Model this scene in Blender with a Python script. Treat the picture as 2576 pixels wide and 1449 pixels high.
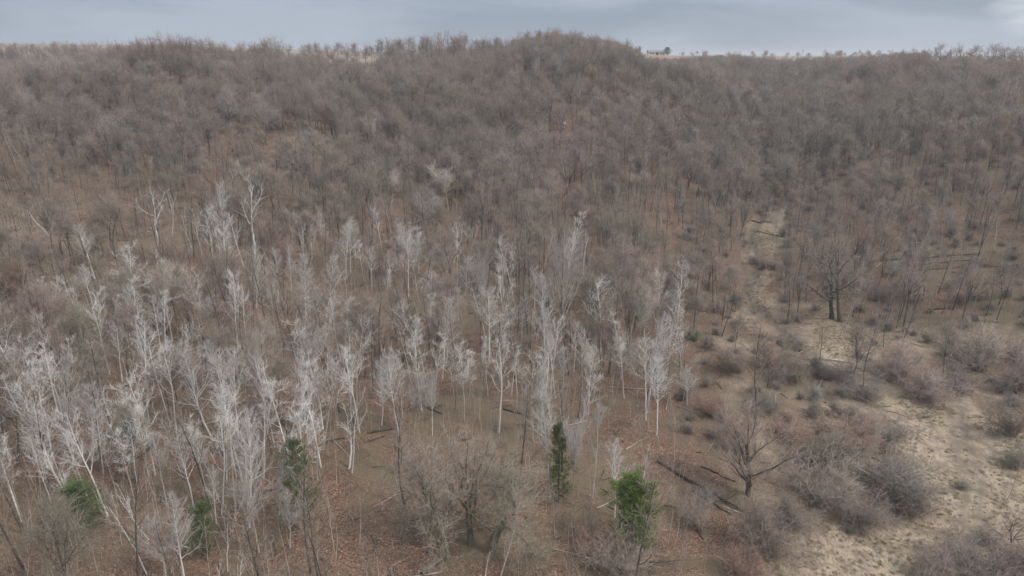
import bpy, math, random
import numpy as np
from math import radians as rad, sin, cos, pi

# ------------------------------------------------------------------ camera
scn = bpy.context.scene
for o in list(bpy.data.objects): bpy.data.objects.remove(o)
CAMZ, PITCH, F = 55.0, rad(18.8), 1717.0
cd = bpy.data.cameras.new('camera'); cam = bpy.data.objects.new('camera', cd)
scn.collection.objects.link(cam); scn.camera = cam
cam.location = (0, 0, CAMZ); cam.rotation_euler = (pi/2-PITCH, 0, 0)
cd.sensor_width = 36; cd.lens = 24.0; cd.clip_start = .5; cd.clip_end = 30000
scn.render.resolution_x, scn.render.resolution_y = 1024, 576
scn.view_settings.view_transform = 'Standard'; scn.view_settings.look = 'None'
scn.view_settings.exposure = -0.06; scn.view_settings.gamma = 1
# ------------------------------------------------------------------ world: overcast, bluish grey cloud deck
SUN_EL, SUN_AZ = rad(48), rad(115)      # azimuth from +Y towards +X
w = bpy.data.worlds.new('World'); scn.world = w; w.use_nodes = True
nt = w.node_tree; nt.nodes.clear(); N = nt.nodes.new; Lk = nt.links.new
out = N('ShaderNodeOutputWorld'); bg = N('ShaderNodeBackground')
sky = N('ShaderNodeTexSky'); sky.sky_type = 'NISHITA'; sky.sun_disc = False
sky.sun_elevation = SUN_EL; sky.sun_rotation = SUN_AZ; sky.dust_density = 3
tc = N('ShaderNodeTexCoord'); sep = N('ShaderNodeSeparateXYZ'); Lk(tc.outputs['Generated'], sep.inputs[0])
mp = N('ShaderNodeMapping'); mp.inputs['Scale'].default_value = (1.6, 1.6, 9); Lk(tc.outputs['Generated'], mp.inputs['Vector'])
nz = N('ShaderNodeTexNoise'); nz.inputs['Scale'].default_value = 1.7; nz.inputs['Detail'].default_value = 6; nz.inputs['Roughness'].default_value = .52
nz.inputs['Distortion'].default_value = .35
Lk(mp.outputs[0], nz.inputs['Vector'])
cr = N('ShaderNodeValToRGB'); e = cr.color_ramp.elements
e[0].position = .40; e[0].color = (3.0, 3.58, 4.38, 1)
e[1].position = .60; e[1].color = (4.15, 4.75, 5.65, 1)
Lk(nz.outputs['Fac'], cr.inputs['Fac'])
mix = N('ShaderNodeMixRGB'); mix.inputs['Fac'].default_value = .93
Lk(sky.outputs[0], mix.inputs[1]); Lk(cr.outputs[0], mix.inputs[2])
# the deck is brighter towards the zenith, as under any overcast sky
mr = N('ShaderNodeMapRange'); mr.inputs['From Min'].default_value = .12; mr.inputs['From Max'].default_value = .9
mr.inputs['To Min'].default_value = 1.0; mr.inputs['To Max'].default_value = 3.1; Lk(sep.outputs['Z'], mr.inputs['Value'])
zen = N('ShaderNodeMixRGB'); zen.blend_type = 'MULTIPLY'; zen.inputs['Fac'].default_value = 1
Lk(mix.outputs[0], zen.inputs[1]); Lk(mr.outputs[0], zen.inputs[2])
# a thinner, brighter hole in the cloud towards the upper right
dn = N('ShaderNodeVectorMath'); dn.operation = 'DOT_PRODUCT'; Lk(tc.outputs['Generated'], dn.inputs[0])
d0 = np.array([.80, 1.088, .098]); d0 /= np.linalg.norm(d0); dn.inputs[1].default_value = tuple(d0)
nz2 = N('ShaderNodeTexNoise'); nz2.inputs['Scale'].default_value = 9; nz2.inputs['Detail'].default_value = 4; Lk(mp.outputs[0], nz2.inputs['Vector'])
ad = N('ShaderNodeMath'); ad.operation = 'MULTIPLY_ADD'; ad.inputs[1].default_value = .0035
Lk(nz2.outputs['Fac'], ad.inputs[0]); Lk(dn.outputs['Value'], ad.inputs[2])
mh = N('ShaderNodeMapRange'); mh.inputs['From Min'].default_value = .9993; mh.inputs['From Max'].default_value = 1.0016; mh.interpolation_type = 'SMOOTHSTEP'
Lk(ad.outputs[0], mh.inputs['Value'])
hol = N('ShaderNodeMixRGB'); hol.inputs[2].default_value = (6.0, 6.5, 7.1, 1)
Lk(mh.outputs[0], hol.inputs['Fac']); Lk(zen.outputs[0], hol.inputs[1])
wz = N('ShaderNodeMixRGB'); wz.blend_type = 'MULTIPLY'; wz.inputs[2].default_value = (1.07, 1.0, .93, 1); mz = N('ShaderNodeMapRange'); mz.inputs['From Min'].default_value = .12; mz.inputs['From Max'].default_value = .5
Lk(sep.outputs['Z'], mz.inputs['Value']); Lk(mz.outputs[0], wz.inputs[0]); Lk(hol.outputs[0], wz.inputs[1])
Lk(wz.outputs[0], bg.inputs['Color']); bg.inputs['Strength'].default_value = .11
Lk(bg.outputs[0], out.inputs['Surface'])
# ------------------------------------------------------------------ sun behind the cloud
sl = bpy.data.lights.new('sun', 'SUN'); sl.energy = 2.7; sl.angle = rad(10); sl.color = (1, .96, .9)
so = bpy.data.objects.new('sun', sl); scn.collection.objects.link(so)
sd = np.array([sin(SUN_AZ)*cos(SUN_EL), cos(SUN_AZ)*cos(SUN_EL), sin(SUN_EL)])
from mathutils import Vector, Matrix, Euler
so.rotation_euler = Vector(sd).to_track_quat('Z', 'Y').to_euler(); so.location = (0, 0, 300)

rng = np.random.default_rng(11); random.seed(5)
col = scn.collection

# ------------------------------------------------------------------ terrain height
CP = np.array([
(-300,-100,3),(300,-100,0),(0,-100,0),(-150,60,5),(-60,60,2),(0,60,0),(40,60,-1.5),(80,60,-3),(200,60,0),
(-150,100,7),(-60,100,3),(0,100,1),(40,100,-1),(70,100,-3),(110,100,-1),(180,100,10),
(-200,150,12),(-80,150,4),(0,150,1.5),(56,150,-2),(100,150,2),(160,150,13),(250,150,28),
(-220,200,19),(-80,200,7),(0,200,4),(40,200,3),(73,200,0),(110,200,8),(170,200,23),(260,200,36),
(-220,250,28),(-120,250,19),(0,250,10),(60,250,13),(92,250,3),(130,250,16),(190,250,25),(280,250,40),
(-167,300,39),(-250,300,27),(-80,300,25),(0,300,22),(60,300,21),(110,300,8),(150,300,22),(220,300,34),(330,300,47),
(-167,340,46.5),(-280,340,30),(-60,340,32),(26,340,38),(80,340,33),(128,340,17),
(-170,400,45),(-300,400,30),(-100,400,40),(-20,400,44),(26,400,53),(70,400,48),(110,400,33),(155,400,25),(200,400,37),(255,390,46),(350,400,50),
(-200,480,46),(-350,480,34),(-100,480,49),(0,480,50),(40,480,51),(110,480,46),(180,480,34),(240,480,45),(320,480,50),
(-500,600,48),(-300,600,49),(-100,600,51),(100,600,52),(190,600,47),(250,600,50.5),(500,600,51),
(145,700,55.4),(125,660,54.4),(0,800,52.5),(-500,800,62),(500,800,52.5),(200,800,52.5),(-250,800,55),
(-1200,1000,76),(-600,1000,68),(0,1000,53),(600,1000,53.2),(1200,1000,54),
(-1200,1500,78),(-700,1500,74),(-300,1500,60),(0,1500,54),(600,1500,53.6),(1200,1500,53.8),
(600,0,25),(600,300,52),(-600,0,25),(-600,300,42)], float)
SC = 200.
def _u(r2): return np.where(r2 > 0, .5*r2*np.log(r2+1e-12), 0)
_A = CP[:, :2]/SC
_K = _u(((_A[:, None]-_A[None])**2).sum(2)) + np.eye(len(CP))*.002
_Pm = np.c_[np.ones(len(CP)), _A]
_M = np.block([[_K, _Pm], [_Pm.T, np.zeros((3, 3))]])
_W = np.linalg.solve(_M, np.r_[CP[:, 2], 0, 0, 0])
def tps(x, y):
    q = np.stack([x, y], 1)/SC
    r = np.zeros(len(x))
    for i in range(0, len(x), 20000):
        s = q[i:i+20000]
        r[i:i+20000] = _u(((s[:, None]-_A[None])**2).sum(2)) @ _W[:-3] + _W[-3] + s @ _W[-2:]
    return r
_nr = np.random.default_rng(3).random((512, 512))
def vnoise(x, y, s):
    x = np.asarray(x, float)/s+1000; y = np.asarray(y, float)/s+1000
    i = np.floor(x).astype(int); j = np.floor(y).astype(int); u = x-i; v = y-j
    u = u*u*(3-2*u); v = v*v*(3-2*v); i %= 512; j %= 512; i1 = (i+1) % 512; j1 = (j+1) % 512
    return (_nr[i, j]*(1-u)+_nr[i1, j]*u)*(1-v)+(_nr[i, j1]*(1-u)+_nr[i1, j1]*u)*v
GX0, GX1, GY0, GY1, GS = -1200, 1200, -150, 1500, 5.0
_gx = np.arange(GX0, GX1+GS, GS); _gy = np.arange(GY0, GY1+GS, GS)
_XX, _YY = np.meshgrid(_gx, _gy, indexing='ij')
_H = tps(_XX.ravel(), _YY.ravel()).reshape(_XX.shape)
def h(x, y):
    x = np.asarray(x, float); y = np.asarray(y, float)
    a = (np.clip(x, GX0, GX1-.01)-GX0)/GS; b = (np.clip(y, GY0, GY1-.01)-GY0)/GS
    i = a.astype(int); j = b.astype(int); u = a-i; v = b-j
    i1 = np.minimum(i+1, _H.shape[0]-1); j1 = np.minimum(j+1, _H.shape[1]-1)
    z = (_H[i, j]*(1-u)+_H[i1, j]*u)*(1-v)+(_H[i, j1]*(1-u)+_H[i1, j1]*u)*v
    k = np.clip((700-y)/200, 0, 1)
    z = z+k*((vnoise(x, y, 23)-.5)*2.2+(vnoise(x, y, 8)-.5)*.8+(vnoise(x, y, 2.5)-.5)*.22)
    # old logging bench across the left slope
    d = y-(183+8*np.sin(x/26.)); m = np.exp(-(d/5.)**2)*np.clip((x+150)/20, 0, 1)*np.clip((-45-x)/15, 0, 1)
    z = z-m*1.3*np.clip(d/4, -1, 1)
    # little creek in the valley floor
    d = np.abs(x-creek_x(y)); m = np.exp(-(d/1.3)**2)*np.clip((y-85)/15, 0, 1)*np.clip((260-y)/40, 0, 1)
    return z-m*.9
def creek_x(y): return np.interp(y, [60, 90, 105, 125, 150, 200, 250, 300], [60, 56, 54, 60, 57, 74, 92, 110])+2*np.sin(np.asarray(y)/7.)
SP, CPp = sin(PITCH), cos(PITCH)
def ray(px, py):
    a = (px-1288)/F; b = (724.5-py)/F
    return np.array([a, CPp+b*SP, -SP+b*CPp])
def gnd(px, py):
    d = ray(px, py); t = np.concatenate([np.arange(30, 600, .25), np.arange(600, 3000, 2)])
    x = d[0]*t; y = d[1]*t; z = CAMZ+d[2]*t-h(x, y)
    k = np.argmax(z < 0)
    return np.array([x[k], y[k], float(h(x[k], y[k]))])
def proj(x, y, z):
    dz = z-CAMZ; dep = y*CPp-dz*SP; up = y*SP+dz*CPp
    dep = np.maximum(dep, 1)
    return 1288+F*x/dep, 724.5-F*up/dep, dep
def topat(g, px, py):
    d = ray(px, py); t = g[1]/d[1]
    return np.array([d[0]*t, g[1], CAMZ+d[2]*t])
def inpoly(px, py, poly):
    r = np.zeros(np.shape(px), bool); n = len(poly)
    for i in range(n):
        x1, y1 = poly[i]; x2, y2 = poly[(i+1) % n]
        c = ((y1 > py) != (y2 > py)) & (px < (x2-x1)*(py-y1)/((y2-y1)+1e-9)+x1); r ^= c
    return r
# ground cover regions, outlined on the slope and then kept as ground coordinates
def region(pts): return [tuple(gnd(a, b)[:2]) for a, b in pts]
STRAW = [region([(1880,1500),(1905,1440),(1990,1370),(2120,1345),(2230,1330),(2320,1290),(2310,1220),(2270,1130),(2240,1060),(2200,1000),(2150,960),(2080,940),(2040,900),(2090,870),(2180,900),(2250,960),(2330,960),(2410,960),(2460,1020),(2560,1040),(2650,1120),(2650,1330),(2540,1400),(2450,1500)]),
         region([(2020,860),(2030,800),(2120,790),(2230,850),(2180,900),(2060,900)]),
         region([(1875,660),(1885,550),(1965,545),(1975,600),(1950,665)]), region([(1850,830),(1880,690),(1955,690),(1945,830)]), region([(1890,520),(1900,470),(1945,470),(1950,520)])]
ROUGH = [region([(1820, 1000), (1790, 870), (1850, 780), (2000, 760), (2250, 780), (2600, 840), (2700, 1500), (1870, 1500), (1990, 1350), (1900, 1200)])]
BARE = [region([(930,1460),(1000,1360),(1100,1350),(1150,1400),(1120,1470)])]   # open leaf litter below the oaks
OPEN_TAN = [region([(400,290),(390,250),(500,250),(520,290)]), region([(700,400),(720,340),(800,340),(860,380),(860,430)])]
RED = [region([(1320,400),(1310,280),(1400,260),(1500,300),(1480,400)]), region([(1340,450),(1340,400),(1440,400),(1430,450)]), region([(990,600),(1000,520),(1080,500),(1060,600)]), region([(450,370),(540,340),(620,350),(560,400)])]
def soft(x, y, regs, s=6., a=5.):
    x = x+(vnoise(x, y, s)-.5)*a*2; y = y+(vnoise(x+77, y+13, s)-.5)*a*2
    r = np.zeros(np.shape(x), bool)
    for p in regs: r |= inpoly(x, y, p)
    return r

# ------------------------------------------------------------------ mesh helpers
def mk_mesh(name, V, faces, mats, midx=None, smooth=False, attrs=None):
    """faces: list of (n,k) int arrays"""
    me = bpy.data.meshes.new(name)
    me.vertices.add(len(V)); me.vertices.foreach_set('co', np.asarray(V, np.float32).ravel())
    sizes = np.concatenate([np.full(len(f), f.shape[1], np.int32) for f in faces])
    loops = np.concatenate([f.ravel() for f in faces]).astype(np.int32)
    me.loops.add(len(loops)); me.loops.foreach_set('vertex_index', loops)
    me.polygons.add(len(sizes)); st = np.r_[0, np.cumsum(sizes)[:-1]].astype(np.int32)
    me.polygons.foreach_set('loop_start', st)
    if midx is not None: me.polygons.foreach_set('material_index', np.asarray(midx, np.int32))
    me.polygons.foreach_set('use_smooth', np.full(len(sizes), smooth))
    for m in (mats if isinstance(mats, (list, tuple)) else [mats]): me.materials.append(m)
    for k, v in (attrs or {}).items():
        a = me.attributes.new(k, 'FLOAT', 'POINT'); a.data.foreach_set('value', np.asarray(v, np.float32))
    me.update(calc_edges=True); return me
def unit(v): return v/np.maximum(np.linalg.norm(v, axis=-1, keepdims=True), 1e-9)
def frames(T):
    a = np.where(np.abs(T[..., 2:3]) > .9, np.array([1., 0, 0]), np.array([0, 0, 1.]))
    U = unit(np.cross(T, a)); return U, np.cross(T, U)
class Geo:
    def __init__(s): s.V = []; s.F = []; s.n = 0
    def tubes(s, P, R, m):
        n, K = P.shape[:2]
        T = unit(P[:, -1]-P[:, 0]); U, W = frames(T)
        a = np.arange(m)*2*pi/m
        ring = np.cos(a)[None, :, None]*U[:, None]+np.sin(a)[None, :, None]*W[:, None]      # n,m,3
        V = P[:, :, None]+R[:, :, None, None]*ring[:, None]
        s.V.append(V.reshape(-1, 3))
        b = s.n+(np.arange(n)*K*m)[:, None, None]+(np.arange(K-1)*m)[None, :, None]; j = np.arange(m)[None, None]; j2 = (j+1) % m
        s.F.append(np.stack(np.broadcast_arrays(b+j, b+j2, b+m+j2, b+m+j), -1).reshape(-1, 4)); s.n += n*K*m
    def cones(s, A, B, r):
        n = len(A); T = unit(B-A); U, W = frames(T); a = np.arange(3)*2*pi/3
        ring = A[:, None]+r[:, None, None]*(np.cos(a)[None, :, None]*U[:, None]+np.sin(a)[None, :, None]*W[:, None])
        V = np.concatenate([ring, B[:, None]], 1); s.V.append(V.reshape(-1, 3))
        b = s.n+np.arange(n)*4
        s.F += [np.stack([b+i, b+(i+1) % 3, b+3], 1) for i in range(3)]; s.n += 4*n
    def tris(s, V3):
        n = len(V3); s.V.append(V3.reshape(-1, 3)); s.F.append(s.n+np.arange(n*3).reshape(n, 3)); s.n += 3*n
    def mesh(s, name, mat, smooth=True):
        return mk_mesh(name, np.concatenate(s.V), s.F, mat, smooth=smooth)
def mesh2(name, parts, smooth=True):
    V = []; F = []; mi = []; n = 0
    for k, (G, m) in enumerate(parts):
        V += G.V; nv = sum(len(v_) for v_ in G.V)
        for f_ in G.F: F.append(f_+n); 
        mi.append(sum(len(f_) for f_ in G.F)); n += nv
    return mk_mesh(name, np.concatenate(V), F, [m for _, m in parts], np.repeat(np.arange(len(parts)), mi), smooth=smooth)
def walk(S, D, L, r0, r1, K, wob, up, r):
    n = len(S); P = np.zeros((n, K, 3)); P[:, 0] = S; d = D.copy()
    for k in range(1, K):
        d = unit(d+r.normal(size=(n, 3))*wob+np.array([0, 0, up]))
        P[:, k] = P[:, k-1]+d*(L/(K-1))[:, None]
    t = np.linspace(0, 1, K)[None]
    return P, r0[:, None]*(1-t)+r1[:, None]*t
def kids(P, R, n, t0, t1, ang, lf, rf, K, wob, up, r, shape=0., rmin=.004, aj=10, absL=None, flat=0):
    N_, K0 = P.shape[:2]; L = np.linalg.norm(np.diff(P, axis=1), axis=2).sum(1)
    j = np.tile(np.arange(n), N_); pi_ = np.repeat(np.arange(N_), n)
    t = t0+(t1-t0)*(j+r.random(N_*n))/n; q = np.clip(t, 0, .9999)*(K0-1); k = q.astype(int); f = (q-k)[:, None]
    S = P[pi_, k]*(1-f)+P[pi_, k+1]*f; T = unit(P[pi_, k+1]-P[pi_, k]); rr = R[pi_, k]*(1-f[:, 0])+R[pi_, k+1]*f[:, 0]
    U, W = frames(T); az = (j*2.4+np.repeat(r.random(N_)*6.3, n)+r.normal(size=N_*n)*.5)
    an = np.radians(ang+r.normal(size=N_*n)*aj)
    D = np.cos(an)[:, None]*T+np.sin(an)[:, None]*(np.cos(az)[:, None]*U+np.sin(az)[:, None]*W)
    if flat: D[:, 2] *= (1-flat); D = unit(D)
    tt = (t-t0)/max(t1-t0, 1e-6)
    ln = (absL if absL else L[pi_]*lf)*(1-shape*tt)*(.7+.6*r.random(N_*n))
    r0 = np.maximum(np.minimum(rr*rf, rr*.95), rmin)
    return walk(S, D, ln, r0, np.maximum(r0*.3, rmin*.7), K, wob, up, r)
def twigs(G, P, R, n, L, rad_, r, t0=.15, ang=38, up=.15):
    Q, _ = kids(P, R, n, t0, 1, ang, 1, 1, 2, .15, up, r, absL=L, aj=14)
    G.cones(Q[:, 0], Q[:, 1], np.full(len(Q), rad_)*(.7+.6*r.random(len(Q))))
    return Q
# ------------------------------------------------------------------ materials
def material(name, build, rough=.9):
    m = bpy.data.materials.new(name); m.use_nodes = True; t = m.node_tree; b = t.nodes['Principled BSDF']
    b.inputs['Roughness'].default_value = rough; b.inputs['Specular IOR Level'].default_value = .2
    build(t, b); return m
def ramp(t, fac, stops):
    c = t.nodes.new('ShaderNodeValToRGB'); el = c.color_ramp.elements
    while len(el) < len(stops): el.new(.5)
    for e_, (p, cc) in zip(el, stops): e_.position = p; e_.color = (*cc, 1)
    t.links.new(fac, c.inputs['Fac']); return c.outputs[0]
def noise(t, scale, vec=None, detail=4, rough=.6):
    n = t.nodes.new('ShaderNodeTexNoise'); n.inputs['Scale'].default_value = scale; n.inputs['Detail'].default_value = detail
    n.inputs['Roughness'].default_value = rough
    if vec is not None: t.links.new(vec, n.inputs['Vector'])
    return n.outputs['Fac']
def mixc(t, f, a, b, mode='MIX'):
    m = t.nodes.new('ShaderNodeMixRGB'); m.blend_type = mode
    for i, v in ((0, f), (1, a), (2, b)):
        if isinstance(v, (int, float)): m.inputs[i].default_value = v
        elif isinstance(v, tuple): m.inputs[i].default_value = (*v, 1)
        else: t.links.new(v, m.inputs[i])
    return m.outputs[0]
def objco(t):
    return t.nodes.new('ShaderNodeTexCoord').outputs['Object']
def bark(name, dark, light, scale=(3, 3, .6), nscale=2.5, var=.25):
    def f(t, b):
        mp = t.nodes.new('ShaderNodeMapping'); mp.inputs['Scale'].default_value = scale; t.links.new(objco(t), mp.inputs['Vector'])
        c = ramp(t, noise(t, nscale, mp.outputs[0], 5), [(.35, dark), (.62, light)])
        oi = t.nodes.new('ShaderNodeObjectInfo')
        v = t.nodes.new('ShaderNodeMapRange'); v.inputs['To Min'].default_value = 1-var; v.inputs['To Max'].default_value = 1+var*.6
        t.links.new(oi.outputs['Random'], v.inputs['Value'])
        t.links.new(mixc(t, 1., c, v.outputs[0], 'MULTIPLY'), b.inputs['Base Color'])
        bp = t.nodes.new('ShaderNodeBump'); bp.inputs['Strength'].default_value = .5; bp.inputs['Distance'].default_value = .03
        t.links.new(noise(t, 9, mp.outputs[0], 4), bp.inputs['Height']); t.links.new(bp.outputs[0], b.inputs['Normal'])
    return material(name, f)
def flatvar(name, cols, var=.22):
    """twig colour: one of a few, varying from tree to tree and a little through the crown"""
    def f(t, b):
        oi = t.nodes.new('ShaderNodeObjectInfo')
        n = len(cols); c = ramp(t, oi.outputs['Random'], [((i+.5)/n, cc) for i, cc in enumerate(cols)])
        g = noise(t, 1.4, objco(t), 2)
        v = t.nodes.new('ShaderNodeMapRange'); v.inputs['From Min'].default_value = .3; v.inputs['From Max'].default_value = .7
        v.inputs['To Min'].default_value = 1-var; v.inputs['To Max'].default_value = 1+var; t.links.new(g, v.inputs['Value'])
        t.links.new(mixc(t, 1., c, v.outputs[0], 'MULTIPLY'), b.inputs['Base Color'])
    return material(name, f)
M_bark_dark = bark('bark_dark', (.045, .037, .031), (.14, .12, .102))
M_bark_moss = bark('bark_mossy', (0.075, 0.070, 0.047), (0.255, 0.238, 0.160))
M_bark_white = bark('bark_white', (.46, .42, .38), (.80, .77, .72), (2, 2, 5), 1.6, .15)
M_bark_grey = bark('bark_grey', (0.240, 0.203, 0.173), (0.539, 0.462, 0.399), (2, 2, 2), 2)
TINT = {
 'grey brown': flatvar('twigs_grey_brown', [(0.244, 0.191, 0.156), (0.291, 0.231, 0.190), (0.332, 0.271, 0.222)]),
 'pinkish grey': flatvar('twigs_pinkish', [(0.291, 0.221, 0.185), (0.343, 0.266, 0.227), (0.312, 0.236, 0.199)]),
 'olive grey': flatvar('twigs_olive', [(0.213, 0.186, 0.139), (0.265, 0.231, 0.171), (0.244, 0.212, 0.163)]),
 'reddish brown': flatvar('twigs_reddish', [(0.291, 0.191, 0.148), (0.270, 0.177, 0.134), (0.312, 0.207, 0.163)]),
 'pale grey': flatvar('twigs_pale_grey', [(0.395, 0.339, 0.287), (0.447, 0.384, 0.328)]),
}
M_tw_mix = flatvar('twigs_woodland', [(0.244, 0.191, 0.156), (0.312, 0.231, 0.190), (0.208, 0.182, 0.139), (0.343, 0.275, 0.227), (0.270, 0.216, 0.176), (0.192, 0.167, 0.134), (0.280, 0.197, 0.153), (0.301, 0.245, 0.199)])
M_st_brown = flatvar('twigs_stand_brown', [(.27, .205, .175), (.30, .235, .205), (.25, .19, .165)])
M_st_olive = flatvar('twigs_stand_olive', [(.25, .208, .172), (.285, .24, .20), (.228, .192, .158)])
M_st_pale = flatvar('twigs_stand_pale', [(.32, .28, .25), (.36, .32, .29), (.28, .24, .215)])
M_tw_white = flatvar('twigs_whitish', [(.58, .545, .505), (.64, .60, .56), (.53, .49, .455)])
M_tw_fine = flatvar('twigs_birch_fine', [(.36, .32, .295), (.42, .38, .35), (.32, .28, .255)])
M_tw_sap = flatvar('twigs_sapling', [(.20, .15, .12), (.25, .19, .155), (.18, .145, .115), (.28, .225, .185)])
M_shrub = flatvar('twigs_shrub', [(.22, .18, .15), (.27, .23, .20), (.20, .18, .145), (.24, .195, .165)])
def green(t, b):
    c = ramp(t, noise(t, 1.1, objco(t), 3), [(.3, (.06, .088, .035)), (.5, (.09, .13, .05)), (.7, (.13, .175, .07))])
    t.links.new(c, b.inputs['Base Color'])
M_green = material('evergreen_foliage', green)
def green2(t, b):
    c = ramp(t, noise(t, 1.1, objco(t), 3), [(.3, (.075, .11, .03)), (.5, (.115, .17, .042)), (.7, (.165, .225, .065))])
    t.links.new(c, b.inputs['Base Color'])
M_green2 = material('evergreen_bright', green2)

def ground_mat(t, b):
    co = objco(t)
    def att(n):
        a = t.nodes.new('ShaderNodeAttribute'); a.attribute_name = n; return a.outputs['Fac']
    # leaf litter: flecks of rust, tan and grey over dark humus
    vo = t.nodes.new('ShaderNodeTexVoronoi'); vo.inputs['Scale'].default_value = 6.5; t.links.new(co, vo.inputs['Vector'])
    sx = t.nodes.new('ShaderNodeSeparateColor'); t.links.new(vo.outputs['Color'], sx.inputs[0])
    leaf = ramp(t, sx.outputs[0], [(0, (.06, .036, .025)), (.35, (.125, .073, .05)), (.7, (.205, .12, .082)), (.95, (.29, .185, .13)), (1, (.42, .31, .24))])
    n1 = noise(t, .35, co, 5)
    litter = mixc(t, ramp(t, n1, [(.35, (0, 0, 0)), (.65, (.55, .55, .55))]), leaf, (.105, .072, .05))
    n2 = noise(t, .07, co, 4)
    litter = mixc(t, ramp(t, n2, [(.42, (0, 0, 0)), (.58, (.75, .75, .75))]), litter, (.14, .112, .072))
    n4 = noise(t, .12, co, 6, .7)
    litter = mixc(t, ramp(t, n4, [(.54, (0, 0, 0)), (.66, (.6, .6, .6))]), litter, (.06, .048, .034))
    # straw: matted dry grass in streaks
    mp = t.nodes.new('ShaderNodeMapping'); mp.inputs['Scale'].default_value = (1.1, .35, 1); mp.inputs['Rotation'].default_value = (0, 0, .5); t.links.new(co, mp.inputs['Vector'])
    s1 = noise(t, 5.5, mp.outputs[0], 9, .75)
    straw = ramp(t, s1, [(.32, (.13, .095, .065)), (.45, (.27, .21, .15)), (.58, (.44, .355, .26)), (.75, (.60, .50, .38))])
    s2 = noise(t, .16, co, 4)
    straw = mixc(t, ramp(t, s2, [(.52, (0, 0, 0)), (.66, (.4, .4, .4))]), straw, (.27, .24, .12))
    s3 = noise(t, .45, co, 6)
    straw = mixc(t, ramp(t, s3, [(.46, (0, 0, 0)), (.6, (.75, .75, .75))]), straw, (.165, .125, .095))
    straw = mixc(t, att('track'), straw, (.13, .105, .08))
    c = mixc(t, att('straw'), litter, straw)
    c = mixc(t, att('tan'), c, (.24, .18, .12))
    c = mixc(t, att('red'), c, (.25, .13, .10))
    c = mixc(t, att('wet'), c, (.06, .05, .04))
    fld = ramp(t, noise(t, .004, co, 2), [(.4, (.24, .195, .145)), (.5, (.27, .19, .145)), (.6, (.215, .185, .13))])
    c = mixc(t, att('field'), c, fld)
    t.links.new(c, b.inputs['Base Color'])
    bp = t.nodes.new('ShaderNodeBump'); bp.inputs['Strength'].default_value = .5; bp.inputs['Distance'].default_value = .08
    t.links.new(vo.outputs['Distance'], bp.inputs['Height']); t.links.new(bp.outputs[0], b.inputs['Normal'])
M_ground = material('ground_cover', ground_mat, .95)

# ------------------------------------------------------------------ ground sheet
def tag(o, label=None, cat=None, group=None, kind=None):
    if label: o['label'] = label
    if cat: o['category'] = cat
    if group: o['group'] = group
    if kind: o['kind'] = kind
    return o
v = np.linspace(0, 1, 620); Yg = -140+ (v*620)*.62+ 9000*np.clip(v-.12, 0, 1)**4*1.6
u = np.linspace(-1, 1, 560); U_, Yg2 = np.meshgrid(u, Yg, indexing='ij')
Xg = (np.sign(U_)*np.abs(U_)**1.25)*(np.maximum(Yg2, 0)*1.35+220)
x_, y_ = Xg.ravel(), Yg2.ravel(); z_ = h(x_, y_)
st = np.maximum(soft(x_, y_, STRAW, 4, 3)*(.75+.25*vnoise(x_, y_, 3.)), soft(x_, y_, ROUGH)*np.clip(1.4*vnoise(x_+9, y_, 5.)-.4, 0, .6)); st *= np.where(y_ > 135, .6, 1.); rd = soft(x_, y_, RED)*.3; tn = soft(x_, y_, OPEN_TAN)*.8
tn += .55*soft(x_, y_, [[(-150,178),(-100,172),(-45,184),(-45,190),(-100,180),(-150,186)]], 5, 1)
fd = np.clip((y_-530)/40, 0, 1)
TR = region([(2405, 940), (2400, 1010), (2410, 1080), (2430, 1150), (2450, 1230), (2445, 1330), (2400, 1420), (2330, 1500)])
txy = np.array(TR); o_t = np.argsort(txy[:, 1]); tcx = np.interp(y_, txy[o_t, 1], txy[o_t, 0])
trk = (np.exp(-((x_-tcx-1.)/.5)**2)+np.exp(-((x_-tcx+1.)/.5)**2))*(.35+.6*vnoise(x_, y_, 2.2))*(y_ < txy[:, 1].max())
wet = np.exp(-((x_-creek_x(y_))/1.1)**2)*(y_ > 90)*(y_ < 270)*.8
ui, vi = np.meshgrid(np.arange(559), np.arange(619), indexing='ij'); b_ = ui*620+vi
Fq = np.stack([b_, b_+620, b_+621, b_+1], -1).reshape(-1, 4)
me = mk_mesh('ground', np.stack([x_, y_, z_], 1), [Fq], M_ground, smooth=True, attrs={'track': trk, 'straw': st, 'red': rd, 'tan': tn, 'field': fd, 'wet': wet})
g = bpy.data.objects.new('ground', me); col.objects.link(g); tag(g, kind='structure')

# ------------------------------------------------------------------ tree kinds: each returns {part: mesh}
def aspen(seed, H=18., w=3.0, dens=1., bm=M_bark_white, tm=M_tw_white, lean=0, crown0=.45, thin=1.):
    r = np.random.default_rng(seed); T = Geo(); C = Geo(); D_ = Geo()
    P, R = walk(np.zeros((1, 3)), np.array([[r.normal()*.04, r.normal()*.04, 1.]]), np.array([H*.93]), np.array([.17*thin]), np.array([.03]), 12, .035, .12, r)
    T.tubes(P, R, 7)
    B, RB = kids(P, R, int(22*dens)+8, crown0, .99, 44, .1, .55, 6, .11, .12, r, shape=.68, absL=w*1.5, rmin=.03, aj=10)
    T.tubes(B, RB, 4)
    B2, RB2 = kids(B, RB, 7, .15, 1, 40, .5, .6, 4, .13, .08, r, shape=.4, rmin=.018)
    C.tubes(B2, RB2, 3)
    twigs(D_, B2, RB2, int(5*dens)+1, .75, .0125, r, .1, 42, .08); twigs(D_, B, RB, 6, .8, .0125, r, .3)
    return {'trunk': T.mesh('trunk', bm), 'crown': mesh2('crown', [(C, tm), (D_, M_tw_fine if tm is M_tw_white else tm)])}
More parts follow.
